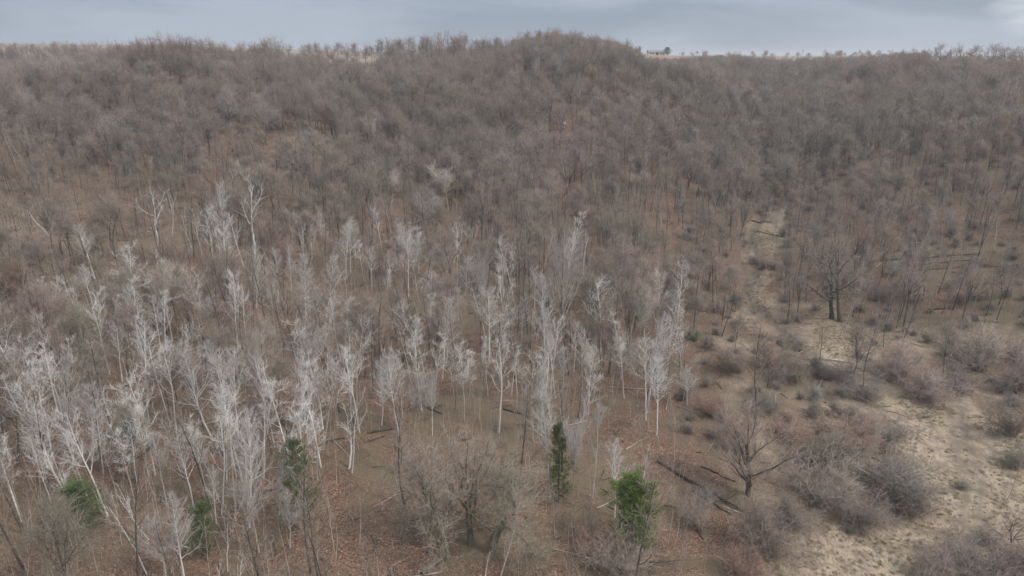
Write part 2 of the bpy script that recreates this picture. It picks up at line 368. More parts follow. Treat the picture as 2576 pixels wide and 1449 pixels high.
def fan(seed, H=17., w=4.5, dens=1., bm=M_bark_grey, tm=M_tw_white, t0=.45, tr=.19, ang=27):
    """trunk dividing into ascending stems that fan out to a round, dense top"""
    r = np.random.default_rng(seed); T = Geo(); C = Geo(); D_ = Geo()
    P, R = walk(np.zeros((1, 3)), np.array([[0, 0, 1.]]), np.array([H*.62]), np.array([tr]), np.array([tr*.45]), 8, .04, .1, r)
    T.tubes(P, R, 7)
    B, RB = kids(P, R, 12, t0, 1., ang, .75, .62, 7, .09, .09, r, shape=.2, rmin=.03, absL=H*.46, aj=14); T.tubes(B, RB, 5)
    B2, RB2 = kids(B, RB, 9, .2, 1, 36, .38, .5, 5, .10, .09, r, shape=.3, rmin=.018, absL=w*.5, aj=14); C.tubes(B2, RB2, 3)
    B3, RB3 = kids(B2, RB2, 5, .15, 1, 32, .5, .6, 3, .1, .12, r, rmin=.008); D_.tubes(B3, RB3, 3)
    twigs(D_, B3, RB3, int(4*dens)+1, .75, .013, r, .05, 36, .08); twigs(D_, B2, RB2, 4, .8, .013, r, .3, 40)
    return {'trunk': T.mesh('trunk', bm), 'crown': mesh2('crown', [(C, tm), (D_, M_tw_fine if tm is M_tw_white else tm)])}
def spreading(seed, H=15., w=6., dens=1., bm=M_bark_dark, tm=M_tw_mix, fork=.32, wob=.17, tr=.3, tw=.013, dark2=True, lev=6, nl=9):
    """broad bare crown of crooked limbs, rounded on top, with a haze of twigs"""
    r = np.random.default_rng(seed); T = Geo(); C = Geo()
    P, R = walk(np.zeros((1, 3)), np.array([[r.normal()*.08, r.normal()*.08, 1.]]), np.array([H*.72]), np.array([tr]), np.array([tr*.25]), 9, .09, .06, r)
    R[:, 0] *= 1.3
    T.tubes(P, R, 7)
    # lower limbs reach out, upper ones climb: a dome
    t = fork+(1-fork)*(np.arange(nl)+r.random(nl)*.8)/nl; q = np.clip(t, 0, .999)*8; k = q.astype(int); f = (q-k)[:, None]
    S = P[0, k]*(1-f)+P[0, k+1]*f; a = np.arange(nl)*2.4+r.normal(size=nl)*.4; el = np.radians(18+60*((t-fork)/(1-fork))**1.3+r.normal(size=nl)*8)
    D = np.stack([np.cos(a)*np.cos(el), np.sin(a)*np.cos(el), np.sin(el)], 1)
    L = w*(1.08-.5*((t-fork)/(1-fork)))*(.85+.35*r.random(nl))
    r0 = np.minimum(tr*.45, R[0, k]*.62)
    B, RB = walk(S, D, L, r0, r0*.25, 8, wob, .07, r); T.tubes(B, RB, 5)
    B2, RB2 = kids(B, RB, 9, .15, 1, 50, .5, .5, 5, wob, .05, r, shape=.25, rmin=.018 if tw < .02 else .03, aj=16, absL=w*.52); (T if dark2 else C).tubes(B2, RB2, 4)
    B3, RB3 = kids(B2, RB2, lev, .12, 1, 48, .55, .6, 4, .15, .05, r, rmin=.011, aj=18, absL=w*.28); C.tubes(B3, RB3, 3)
    twigs(C, B3, RB3, max(2, int(9*dens)), 1.0, tw, r, .05, 44, .06); twigs(C, B2, RB2, int(11*dens)+2, 1.1, tw, r, .25, 46); twigs(C, B, RB, 9, 1., tw, r, .3, 46)
    return {'trunk': T.mesh('trunk', bm), 'crown': C.mesh('crown', tm)}
def pole(seed, H=16., w=2., tm=M_tw_mix, bm=M_bark_dark, lean=.05, tw=.014):
    """crowded-grown slim tree: a long bare stem and a small loose top"""
    r = np.random.default_rng(seed); T = Geo(); C = Geo()
    P, R = walk(np.zeros((1, 3)), np.array([[r.normal()*lean, r.normal()*lean, 1.]]), np.array([H*.93]), np.array([.13]), np.array([.025]), 10, .04, .08, r); T.tubes(P, R, 6)
    B, RB = kids(P, R, 13, .42, .98, 42, .2, .5, 5, .12, .13, r, shape=.4, absL=w*1.5, rmin=.02); T.tubes(B, RB, 4)
    B2, RB2 = kids(B, RB, 5, .25, 1, 42, .5, .6, 4, .13, .08, r, rmin=.011); C.tubes(B2, RB2, 3)
    twigs(C, B2, RB2, 5, .8, tw, r, .05, 42); twigs(C, B, RB, 5, .9, tw, r, .3)
    return {'trunk': T.mesh('trunk', bm), 'crown': C.mesh('crown', tm)}
def snag(seed, H=14., n=6, forks=1, curl=0.12, droop=.12):
    """dead white tree: few long bare branches"""
    r = np.random.default_rng(seed); T = Geo(); C = Geo()
    P, R = walk(np.zeros((1, 3)), np.array([[r.normal()*.08, r.normal()*.05, 1.]]), np.array([H*.95]), np.array([.20]), np.array([.03]), 11, curl*.7, .1, r)
    T.tubes(P, R, 7)
    B, RB = kids(P, R, n, .35, .97, 34, .3, .65, 7, curl, droop, r, shape=.45, absL=H*.36, rmin=.03); C.tubes(B, RB, 5)
    B2, RB2 = kids(B, RB, 5, .3, 1, 38, .4, .65, 4, .15, .1, r, rmin=.018); C.tubes(B2, RB2, 4)
    twigs(C, B2, RB2, 4, .5, .013, r)
    return {'trunk': T.mesh('trunk', M_bark_white), 'branches': C.mesh('branches', M_tw_white)}
def sapling(seed, H=8., tm=M_tw_sap, bm=M_bark_grey):
    r = np.random.default_rng(seed); T = Geo(); C = Geo()
    P, R = walk(np.zeros((1, 3)), np.array([[r.normal()*.08, r.normal()*.08, 1.]]), np.array([H]), np.array([.055]), np.array([.012]), 8, .06, .1, r); T.tubes(P, R, 5)
    B, RB = kids(P, R, 14, .25, 1, 40, .3, .45, 4, .1, .13, r, shape=.5, absL=2.2, rmin=.009); C.tubes(B, RB, 3)
    Q = twigs(C, B, RB, 9, .6, .009, r)
    return {'stem': T.mesh('stem', bm), 'twigs': C.mesh('twigs', tm)}
def shrub(seed, H=3.5, w=2.5, tm=M_shrub, n=22, tw=.011, nt=7):
    r = np.random.default_rng(seed); T = Geo(); C = Geo()
    a = r.random(n)*6.3; q = np.sqrt(r.random(n))*w/H*1.05
    S = np.stack([np.cos(a)*.25*q, np.sin(a)*.25*q, np.zeros(n)-.1], 1); D = unit(np.stack([np.cos(a)*q, np.sin(a)*q, np.ones(n)], 1))
    P, R = walk(S, D, H*(.5+.65*r.random(n)**1.3), np.full(n, .035), np.full(n, .010), 6, .14, .03, r); T.tubes(P, R, 4)
    B, RB = kids(P, R, 9, .15, 1, 45, .4, .5, 4, .14, .05, r, shape=.3, rmin=.009); C.tubes(B, RB, 3)
    B3, RB3 = kids(B, RB, 4, .1, 1, 45, .55, .6, 3, .14, .05, r, rmin=.008); C.tubes(B3, RB3, 3)
    twigs(C, B3, RB3, int(nt*.7), .5, tw, r, .1, 44)
    return {'stems': T.mesh('stems', M_bark_grey), 'twigs': C.mesh('twigs', tm)}
def evergreen(seed, H=11., w=2.6, mat=M_green, rnd=0., ntri=30000):
    r = np.random.default_rng(seed); T = Geo(); C = Geo()
    P, R = walk(np.zeros((1, 3)), np.array([[0, 0, 1.]]), np.array([H]), np.array([.16]), np.array([.02]), 8, .03, .1, r); T.tubes(P, R, 6)
    nb = 95; t = .08+.9*(np.arange(nb)+r.random(nb))/nb; k = np.minimum((t*7).astype(int), 6); f = (t*7-k)[:, None]
    S = P[0, k]*(1-f)+P[0, k+1]*f; a = np.arange(nb)*2.4+r.normal(size=nb)*.4
    prof = (1-t)**(.75-.3*rnd)*(1-rnd)+rnd*np.sqrt(np.clip(1-(2*t-.95)**2, 0.02, 1))
    lobes = .78+.5*np.sin(a*2+seed)*np.sin(t*11+seed)
    L = w*prof*lobes*(.75+.5*r.random(nb))+.25
    B, RB = walk(S, unit(np.stack([np.cos(a), np.sin(a), .28+r.normal(size=nb)*.15], 1)), L, np.full(nb, .035), np.full(nb, .01), 6, .1, .03, r)
    T.tubes(B, RB, 3)
    B2, RB2 = kids(B, RB, 6, .2, 1, 45, .4, .6, 3, .12, .05, r, rmin=.008, shape=.4)
    n = ntri; i = r.integers(0, len(B2), n); s = r.random(n)[:, None]*.99*2; kk = s.astype(int)[:, 0]; ff = s-kk[:, None]
    c = B2[i, kk]*(1-ff)+B2[i, kk+1]*ff+r.normal(size=(n, 3))*.13
    d = unit(r.normal(size=(n, 3))*.5+np.array([0, 0, .8])+unit(c-np.array([0, 0, 1.])*c[:, 2:3])*.6); e2 = unit(np.cross(d, r.normal(size=(n, 3))))
    l = (.09+.13*r.random(n))[:, None]; V3 = np.stack([c-e2*l*.16, c+e2*l*.16, c+d*l], 1); C.tris(V3)
    return {'trunk': T.mesh('trunk', M_bark_dark), 'foliage': C.mesh('foliage', mat, False)}

def place(parts, name, loc, rz=0, s=(1, 1, 1), tilt=(0, 0), mats=None, **kw):
    o = bpy.data.objects.new(name, None); col.objects.link(o); o.empty_display_size = .5
    o.location = loc; o.scale = s if hasattr(s, '__len__') else (s, s, s)
    # tilt the vertical towards (x, y), after spinning about it
    q = Vector((tilt[0], tilt[1], 1)).to_track_quat('Z', 'Y').to_matrix() if (abs(tilt[0])+abs(tilt[1])) > 1e-4 else Matrix.Identity(3)
    # keep roll-free: rotate z axis onto the tilt direction
    q = Vector((0, 0, 1)).rotation_difference(Vector((tilt[0], tilt[1], 1)).normalized()).to_matrix()
    o.rotation_euler = (q @ Matrix.Rotation(rz, 3, 'Z')).to_euler()
    for k, me in parts.items():
        c = bpy.data.objects.new(k, me); col.objects.link(c); c.parent = o
        if mats and k in mats:
            for ms in c.material_slots: ms.link = 'OBJECT'; ms.material = mats[k]
    tag(o, **kw); return o

# ------------------------------------------------------------------ scattered "stuff" by instancing on points
def join_parts(parts, name, tint=None):
    V = []; F = []; mi = []; mats = []; n = 0; fb = {}
    for k, me in enumerate(parts.values()):
        nv = len(me.vertices); a = np.empty(nv*3, np.float32); me.vertices.foreach_get('co', a); V.append(a.reshape(-1, 3))
        nl = len(me.loops); lv = np.empty(nl, np.int32); me.loops.foreach_get('vertex_index', lv)
        ls = np.empty(len(me.polygons), np.int32); me.polygons.foreach_get('loop_start', ls); sz = np.diff(np.r_[ls, nl]); pm = np.empty(len(ls), np.int32); me.polygons.foreach_get('material_index', pm)
        for s in np.unique(sz):
            q = ls[sz == s][:, None]+np.arange(s)[None]; F.append(lv[q]+n); mi.append(pm[sz == s]+len(mats))
        n += nv; mats += [tint if (tint and m_ is M_tw_mix) else m_ for m_ in me.materials]
    return mk_mesh(name, np.concatenate(V), F, mats, np.concatenate(mi), smooth=True)
def scatter(name, metas, pts, rot, scl, idx, **kw):
    src = bpy.data.collections.new(name+'_kinds')
    for m_ in metas: src.objects.link(bpy.data.objects.new(name+'_kind', m_))
    me = bpy.data.meshes.new(name); me.vertices.add(len(pts)); me.vertices.foreach_set('co', np.asarray(pts, np.float32).ravel())
    for k, t_, v_ in (('rot', 'FLOAT_VECTOR', rot), ('scl', 'FLOAT_VECTOR', scl)):
        a = me.attributes.new(k, t_, 'POINT'); a.data.foreach_set('vector', np.asarray(v_, np.float32).ravel())
    a = me.attributes.new('idx', 'INT', 'POINT'); a.data.foreach_set('value', np.asarray(idx, np.int32))
    me.update(); o = bpy.data.objects.new(name, me); col.objects.link(o)
    ng = bpy.data.node_groups.new(name, 'GeometryNodeTree')
    ng.interface.new_socket('Geometry', in_out='INPUT', socket_type='NodeSocketGeometry'); ng.interface.new_socket('Geometry', in_out='OUTPUT', socket_type='NodeSocketGeometry')
    A = ng.nodes.new; gi = A('NodeGroupInput'); go = A('NodeGroupOutput'); ip = A('GeometryNodeInstanceOnPoints'); ci = A('GeometryNodeCollectionInfo')
    ci.inputs['Collection'].default_value = src; ci.inputs['Separate Children'].default_value = True; ci.inputs['Reset Children'].default_value = True
    def na(n, t_):
        q = A('GeometryNodeInputNamedAttribute'); q.data_type = t_; q.inputs['Name'].default_value = n; return q.outputs['Attribute']
    er = A('FunctionNodeEulerToRotation'); L2 = ng.links.new
    L2(na('rot', 'FLOAT_VECTOR'), er.inputs[0]); L2(er.outputs[0], ip.inputs['Rotation']); L2(na('scl', 'FLOAT_VECTOR'), ip.inputs['Scale'])
    L2(na('idx', 'INT'), ip.inputs['Instance Index']); ip.inputs['Pick Instance'].default_value = True
    L2(gi.outputs[0], ip.inputs['Points']); L2(ci.outputs[0], ip.inputs['Instance']); L2(ip.outputs[0], go.inputs[0])
    mo = o.modifiers.new('spread', 'NODES'); mo.node_group = ng
    tag(o, **kw); return o

def hsz(parts):
    zs = []; xs = []
    for me in parts.values():
        a = np.empty(len(me.vertices)*3, np.float32); me.vertices.foreach_get('co', a); a = a.reshape(-1, 3)
        zs.append(np.percentile(a[:, 2], 99.7)); xs.append(np.percentile(np.abs(a[:, :2]), 97))
    return max(zs), max(xs)
class Kind:
    def __init__(s, name, cat, variants): s.name, s.cat, s.v = name, cat, variants; s.sz = [hsz(p) for p in variants]
def hero(kind, i, bx, by, tx, ty, wpx, label, rz=None, group=None, wmul=1.0, mats=None, lim=(.5, 1.9)):
    """stand one tree with its foot and top where they are seen on the slope"""
    g = gnd(bx, by); t = topat(g, tx, ty); H = t[2]-g[2]; i %= len(kind.v); zh, xw = kind.sz[i]
    s = H/zh; dep = proj(*g)[2]; sx = np.clip((wpx/2/F*dep)/xw*wmul, s*lim[0], s*lim[1])
    return place(kind.v[i], kind.name, (g[0], g[1], g[2]-.15), rng.random()*6.3 if rz is None else rz, (sx, sx, s), ((t[0]-g[0])/H, 0),
                 label=label, cat=kind.cat, group=group, mats=mats)

K_asp = Kind('birch_tree', 'birch tree', [aspen(s, dens=d, w=w_, crown0=c) for s, d, w_, c in ((1, 1.2, 3, .32), (2, 1, 2.6, .42), (3, 1.3, 3.2, .28), (4, .8, 2.8, .45), (5, 1.2, 3, .35), (6, 1., 3.4, .4))])
K_fan = Kind('aspen_tree', 'aspen tree', [fan(s) for s in (11, 12, 13, 14)])
K_gfan = Kind('grey_tree', 'bare tree', [fan(s, tm=TINT['pale grey']) for s in (15, 16, 17)])
K_snag = Kind('dead_tree', 'dead tree', [snag(s, n=n, curl=c) for s, n, c in ((21, 7, .12), (22, 5, .10), (23, 9, .15), (24, 4, .08), (25, 8, .2))])
G_P = 'pale birches and aspens standing out of the brown wood'
PALE = [  # foot x, y, top x, y, crown width, kind, label
(392,648,345,465,125,'s',"big white dead tree forked like a Y on the left slope, bone-white limbs reaching wide"),
(432,600,425,468,40,'s',"thin crooked white snag just right of the big forked white tree"),
(562,640,543,452,62,'a',"tall white birch with feathery crown standing above the logging bench, left of its pair"),
(642,640,618,440,100,'s',"tall white forked tree in front of the round grey crown above the bench"),
(482,625,458,500,45,'s',"slender pale snag leaning left below the logging bench"),
(508,640,480,520,36,'s',"second slender snag close beside the leaning one below the bench"),
(122,592,28,500,70,'s',"pale tree leaning far to the left on the upper left slope"),
(238,700,190,562,66,'a',"white birch leaning left with twin tops at the left of the wood"),
(236,775,214,660,58,'a',"small white birch below the twin-topped leaning one"),
(196,775,178,690,44,'a',"slight pale birch at the left of the small white birch"),
(772,690,763,540,66,'s',"white many-branched tree rising over the middle-left birches"),
(800,630,792,545,40,'s',"thin forked whitish tree right behind the many-branched white one"),
(645,775,648,632,48,'a',"white birch with an S-bent trunk, leftmost of the row of five"),
(701,765,690,622,58,'a',"white birch second from the left in the row of five"),
(735,765,730,612,42,'a',"narrow white birch in the middle of the row of five"),
(770,795,766,636,60,'a',"tall white birch fourth in the row of five"),
(828,795,836,628,58,'a',"bright white birch at the right end of the row of five"),
(870,705,868,556,64,'a',"loose-crowned pale birch behind the right end of the row of five"),
(896,650,890,540,42,'a',"slim pale birch just behind the loose-crowned one"),
(935,735,934,616,48,'a',"narrow tufted birch left of the bright aspen clump"),
(981,725,982,625,44,'a',"small white birch right at the left foot of the bright aspen clump"),
(953,600,950,508,64,'f',"small round-headed white aspen alone on the upper slope"),
(985,530,985,425,66,'g',"pale grey round-topped tree above the small white aspen"),
(1072,610,1070,478,86,'f',"feather-topped pale aspen behind the bright clump"),
(1128,530,1122,408,118,'g',"wide pale grey dome-crowned tree, highest of the pale trees in the centre"),
(1018,700,1012,548,84,'f',"white aspen at the left of the bright clump"),
(1048,735,1040,588,112,'f',"broad bright white aspen in the middle of the bright clump"),
(1112,720,1102,600,86,'f',"pale aspen at the right of the bright clump"),
(1142,660,1152,538,56,'s',"whippy white tree with upswept branches above the bright clump"),
(1180,650,1195,545,32,'s',"thin forked white snag right of the whippy white tree"),
(1198,720,1236,560,26,'s',"white pole leaning right over the slope beside the thin forked snag"),
(1168,745,1172,640,62,'a',"pale birch between the bright clump and the tall domed aspen"),
(1216,880,1214,618,96,'f',"tall domed aspen, its white crown above all in the centre of the wood"),
(1266,750,1262,640,54,'a',"white birch right behind the tall domed aspen"),
(1230,910,1232,718,86,'a',"white birch in front of the tall domed aspen"),
(1122,915,1122,742,70,'a',"bright white birch with low side limbs standing by the dark ivied trunk"),
(1155,810,1155,718,48,'a',"small pale birch behind the bright one by the ivied trunk"),
(1312,870,1308,735,66,'a',"white birch with a ragged crown at the centre right"),
(1405,900,1445,565,104,'f',"tallest white aspen right of the centre, its wide crown leaning right"),
(1466,690,1474,580,44,'s',"thin white-branched tree against the right side of the tallest aspen"),
(1345,780,1338,665,60,'a',"soft pale birch left of the tallest aspen"),
(1372,910,1368,690,66,'a',"slender white birch left below the tallest aspen"),
(1396,1000,1362,760,60,'a',"tall slender birch in the second row below the tallest aspen"),
(1476,830,1490,670,40,'s',"zigzag whitish sapling-thin trunk right of the tallest aspen"),
(1392,1100,1352,905,62,'a',"white birch rising behind the narrow evergreen"),
(1416,975,1418,868,48,'a',"small bright forked birch between the centre-right birches"),
(1628,1040,1676,780,76,'a',"tall white birch at the right edge of the birch wood, trunk leaning right"),
(1602,1000,1600,828,84,'g',"grey soft-crowned tree left of the tall right-edge birch"),
(1620,900,1620,705,98,'g',"grey dome-topped tree rising above the right end of the birch wood"),
(1652,1095,1640,900,84,'a',"white birch under the tall right-edge birch"),
(1728,1020,1724,915,58,'a',"last pale birch at the right end of the wood, beside the brown bank"),
(1560,960,1558,840,72,'g',"grey slender tree in front of the dome-topped grey one"),
(1003,1095,983,865,92,'a',"bright white birch with a full crown at the centre, left one of the bright trio"),
(960,1070,950,900,60,'a',"white birch at the left of the bright trio"),
(1040,1095,1060,915,88,'f',"white aspen with a long limb arching right, right one of the bright trio"),
(1088,1095,1092,918,46,'a',"slim white birch right of the arching aspen"),
(885,1190,893,940,66,'s',"white-limbed tree behind the tree with drooping branches"),
(878,1180,852,1018,100,'s',"pale tree with a fan of drooping white branches on its left"),
(757,1020,782,778,100,'f',"white aspen with long ascending limbs left of the centre"),
(755,1080,748,885,54,'a',"thin birch below the aspen with long ascending limbs"),
(782,1085,790,930,52,'a',"thin pale trunk right beside the thin birch left of the centre"),
(530,1095,468,865,88,'a',"white birch leaning left with a thick leaning crown in the left half"),
(601,1105,578,862,84,'a',"white birch right of the left-leaning one"),
(562,990,535,850,64,'a',"paler birch behind the left-leaning one"),
(642,1065,638,798,96,'g',"tall greyish tree with a wide crown among the left birches"),
(690,1120,640,875,60,'a',"thin white birch leaning left in front of the tall greyish tree"),
(515,860,502,728,76,'f',"bright round-headed aspen on the left slope"),
(405,880,372,742,66,'a',"bent white birch left of the bright round-headed aspen"),
(432,860,410,640,90,'g',"tall grey bush-topped tree above the bent white birch"),
(30,1005,20,850,100,'f',"white aspen cut by the left edge, with a dense white crown"),
(165,1030,148,868,88,'f',"pale aspen next right from the one at the left edge"),
(108,1000,100,900,56,'a',"small pale birch between the two aspens near the left edge"),
(182,1180,158,940,88,'f',"pink-tinged pale aspen below the pair at the left edge"),
(135,1190,88,1015,80,'a',"white birch leaning left under the left-edge aspens"),
(232,1150,240,945,72,'a',"pale birch with a curved trunk right of the pink-tinged aspen"),
(350,1010,342,870,36,'s',"thin twin-stemmed snag standing alone left of the leaning birch"),
(365,1160,345,1010,60,'a',"low pale birch right of the yellowish tree"),
(222,1260,150,1090,88,'a',"white birch with a bright lower crown leaning over the left evergreen"),
(372,1449,222,1225,70,'s',"long pale trunk leaning far left from the lower edge across the left evergreen"),
(376,1360,296,1200,56,'s',"white V-shaped twin trunk at the lower left"),
(420,1470,400,1285,140,'f',"bright many-twigged white tree at the bottom left"),
(466,1470,438,1240,84,'a',"white birch right against the bright many-twigged one at the bottom left"),
(492,1300,452,1080,80,'a',"tall birch with a thin leaning crown above the bottom-left trees"),
(420,1270,396,1085,64,'a',"pale birch left of the tall thin-crowned one"),
(545,1320,520,1170,62,'a',"slim birch in front of the small dark evergreen"),
(652,1390,620,1150,118,'f',"tall bright aspen at the lower left, its trunk reaching the bottom"),
(628,1330,648,1010,80,'a',"very tall birch behind the bright lower-left aspen"),
(730,1380,736,1218,88,'f',"white aspen standing in front of the tall evergreen"),
(702,1300,722,1150,56,'a',"thin birch crossing the left side of the tall evergreen"),
(573,1440,586,1275,30,'s',"thin white leaning snag right of the small dark evergreen"),
(552,1490,556,1385,46,'s',"short forked white snag cut by the bottom edge, left one"),
(613,1490,610,1388,52,'s',"short brushy white snag cut by the bottom edge, right one"),
(1490,1255,1508,1095,30,'s',"thin bare white pole tree between the narrow and the bright evergreen"),
(1546,1300,1552,1100,76,'a',"bright white birch standing before the bright green evergreen"),
(1600,1290,1622,1122,62,'s',"white snag with upswept arms rising over the bright green evergreen"),
(1440,1270,1442,1030,84,'f',"tall pale aspen right in front of the narrow evergreen"),
(1386,1255,1378,955,84,'a',"very tall white birch at the left flank of the narrow evergreen"),
(1502,1120,1500,1000,58,'f',"small fan-crowned birch right of the tall aspen by the narrow evergreen"),
(1802,806,1804,728,10,'s',"thin white branchless trunk on the brown bank at the right"),
(1945,610,1962,515,62,'g',"pale thin tree at the head of the gully on the right"),
(938,385,935,288,54,'g',"pale grey tufted tree high on the middle slope"),
(1248,300,1245,246,14,'s',"thin whitish trunk far up the central slope"),
(1310,1100,1318,985,52,'g',"small grey tree among the dark poles above the big oaks"),
(1190,1000,1182,890,54,'g',"soft grey tree right below the dark ivied trunk"),
(860,930,852,800,56,'g',"soft grey tree in the dark poles left of the centre"),
(1480,1000,1470,860,70,'g',"soft grey tree among the poles on the right of the birch wood"),
(2350,590,2348,520,50,'f',"small white-blossomed looking tree on the right slope, left one of two"),
(2392,590,2384,522,50,'f',"small bright white tree on the right slope, right one of two"),
]
KM = {'a': K_asp, 'f': K_fan, 'g': K_gfan, 's': K_snag}
taken = []
for i, (bx, by, tx, ty, wd, kd, lb) in enumerate(PALE):
    o = hero(KM[kd], int(rng.integers(0, 12)), bx, by, tx, ty, wd*.88, lb, group=G_P if kd in 'af' else ('soft grey trees among the birches' if kd == 'g' else 'white dead trees and snags'))
    taken.append((o.location.x, o.location.y, 1.3))

# slimmer pale trees of the same stand
K_pp = Kind('birch_tree', 'birch tree', [pole(120+i, 16, w_, tm=M_tw_white, bm=b_, lean=.08) for i, (w_, b_) in enumerate(((2.2, M_bark_white), (1.7, M_bark_white), (2.6, M_bark_grey), (1.5, M_bark_grey), (2.2, M_bark_white)))])
BW = [(620, 640), (760, 640), (900, 560), (1180, 560), (1500, 640), (1700, 800), (1740, 1000), (1660, 1130), (1300, 1110), (900, 1120), (760, 1340), (60, 1360), (20, 980), (150, 800), (350, 760)]
def sector(a, b):
    c = 'far left' if a < 300 else 'left' if a < 620 else 'middle left' if a < 950 else 'central' if a < 1250 else 'middle right' if a < 1500 else 'right'
    return c+' part of the '+('upper' if b < 820 else 'middle' if b < 1050 else 'lower')+' birch wood'
r_ = np.random.default_rng(77); npp = 0
while npp < 160:
    a_, b_ = r_.uniform(20, 1740), r_.uniform(600, 1340)
    if not inpoly(np.array([a_]), np.array([b_]), BW)[0]: continue
    g_ = gnd(a_, b_); Hh = r_.uniform(10, 16.5); i = int(r_.integers(0, 5)); s_ = Hh/16; npp += 1; sw = s_*r_.uniform(.9, 1.3)
    place(K_pp.v[i], 'birch_tree', (g_[0], g_[1], g_[2]-.1), r_.random()*6.3, (sw, sw, s_), (r_.normal()*.07, r_.normal()*.03),
          label=f'{"tall" if Hh > 14 else "short" if Hh < 12 else "mid-height"} slim {"grey-stemmed" if i in (2, 3) else "white-stemmed"} birch in the {sector(a_, b_)}', cat='birch tree', group='slim birches of the '+sector(a_, b_))
    taken.append((g_[0], g_[1], .8))

# ---- named single trees
K_oak = Kind('oak_tree', 'oak tree', [spreading(31, 14, 7.5, .9, bm=M_bark_moss, tm=TINT['olive grey'], tr=.55, fork=.30, wob=.30, nl=8, lev=5, tw=.017), fan(32, 15, 4.5, 1.3, bm=M_bark_moss, tm=TINT['grey brown'], t0=.35, tr=.42), spreading(33, 13, 8, 1.1, bm=M_bark_moss, tm=TINT['grey brown'], tr=.46, fork=.16, wob=.2, nl=8, lev=6, tw=.017)])
K_lone = Kind('bare_tree', 'bare tree', [fan(41, 13, 4.6, 1.6, bm=M_bark_dark, tm=TINT['pinkish grey'], t0=.1, tr=.26, ang=30), spreading(42, 12, 4.2, 1.2, tm=TINT['olive grey'], fork=.4, wob=.1)])
def keep(o, r=5): taken.append((o.location.x, o.location.y, r)); return o
keep(hero(K_oak, 0, 1237, 1392, 1265, 1150, 300, 'big gnarled oak with mossy trunk and crooked pale limbs reaching right, below the centre', rz=.4))
keep(hero(K_oak, 1, 1184, 1372, 1188, 1065, 170, 'tall upright oak with a straight dark trunk just left of the gnarled oak', wmul=1))
keep(hero(K_oak, 2, 1128, 1412, 1062, 1100, 300, 'widest spreading oak at the bottom centre, dark forked trunk leaning left over open leaf litter', rz=2.))
keep(hero(K_lone, 0, 1880, 1246, 1892, 1025, 190, 'lone round-headed tree with several dark stems on the right bank'), 7)
keep(hero(K_lone, 1, 345, 1215, 330, 1012, 90, 'yellowish grey tree with thick dark trunk among the left birches', mats={'crown': TINT['olive grey']}), 3)
K_twin = Kind('bare_tree', 'bare tree', [spreading(s, 15, 5.5, .45, tm=TINT['grey brown'], nl=7, lev=4, fork=.3, wob=.14, tr=.33) for s in (43, 44)])
keep(hero(K_twin, 0, 2092, 802, 2085, 590, 150, 'left one of two tall dark trees above the pale grass in the right valley'), 4)
keep(hero(K_twin, 1, 2112, 808, 2130, 575, 150, 'right one of two tall dark trees above the pale grass in the right valley'), 4)
keep(hero(K_twin, 1, 1092, 925, 1088, 745, 60, 'dark ivy-clad trunk beside the bright birch in the centre'), 2)
keep(hero(K_twin, 0, 790, 560, 640, 405, 10, 'leaning dark tree on the slope above the logging bench', mats={'crown': TINT['grey brown']}), 2)
keep(hero(K_gfan, 0, 650, 520, 640, 398, 110, 'round pale grey crown behind the tall white forked tree above the bench'), 4)
keep(hero(K_twin, 1, 2140, 1180, 2105, 1060, 190, 'open forked tree growing out of the thicket in the right meadow', mats={'crown': TINT['olive grey']}), 4)
keep(hero(K_twin, 0, 2545, 1400, 2545, 1270, 90, 'many-stemmed small dark tree at the right edge of the meadow', mats={'crown': TINT['pinkish grey']}), 3)

# ---- evergreens
EV = [(205,1335,192,1210,125,.35,M_green,"dark round evergreen at the left, half hidden by leaning birches"),
      (512,1400,500,1262,84,.3,M_green,"small dark evergreen behind the bright white tree at the bottom left"),
      (752,1330,738,1100,104,.2,M_green,"tall evergreen left of the big oaks with a ragged crown"),
      (1405,1265,1412,1062,78,.3,M_green,"narrow upright evergreen behind the tall pale aspen"),
      (1592,1378,1598,1195,128,.7,M_green2,"bright green bushy evergreen at the lower right of the birch wood")]
for i, (bx, by, tx, ty, wd, rd_, m_, lb) in enumerate(EV):
    K = Kind('evergreen_tree', 'evergreen tree', [evergreen(50+i, 10, 2.8, m_, rd_, 50000 if m_ is M_green2 else 16000)])
    keep(hero(K, 0, bx, by, tx, ty, wd*.88, lb, group='evergreens in the bare wood'), 2.5)
# far evergreens beside the farm building
def at_far(px, Y, z=None):
    x = (px-1288)/F*(Y*CPp); 
    for _ in range(3): x = (px-1288)/F*proj(0, Y, float(h(x, Y)))[2]
    return np.array([x, Y, float(h(x, Y))])
for j, (px, Hh, Wd, lb) in enumerate(((1678, 7.6, 7., 'dark round spruce beside the far farm building on the skyline'), (1608, 7.5, 3.2, 'tiny pointed spruce at the foot of the wooded hill on the skyline'))):
    p = at_far(px, 700); pr = evergreen(60+j, 10, 3.2, M_green, .5-.4*j, 30000); zz, xx = hsz(pr)
    place(pr, 'spruce_tree', p, 0, (Wd/2/xx, Wd/2/xx, Hh/zz), label=lb, cat='evergreen tree')

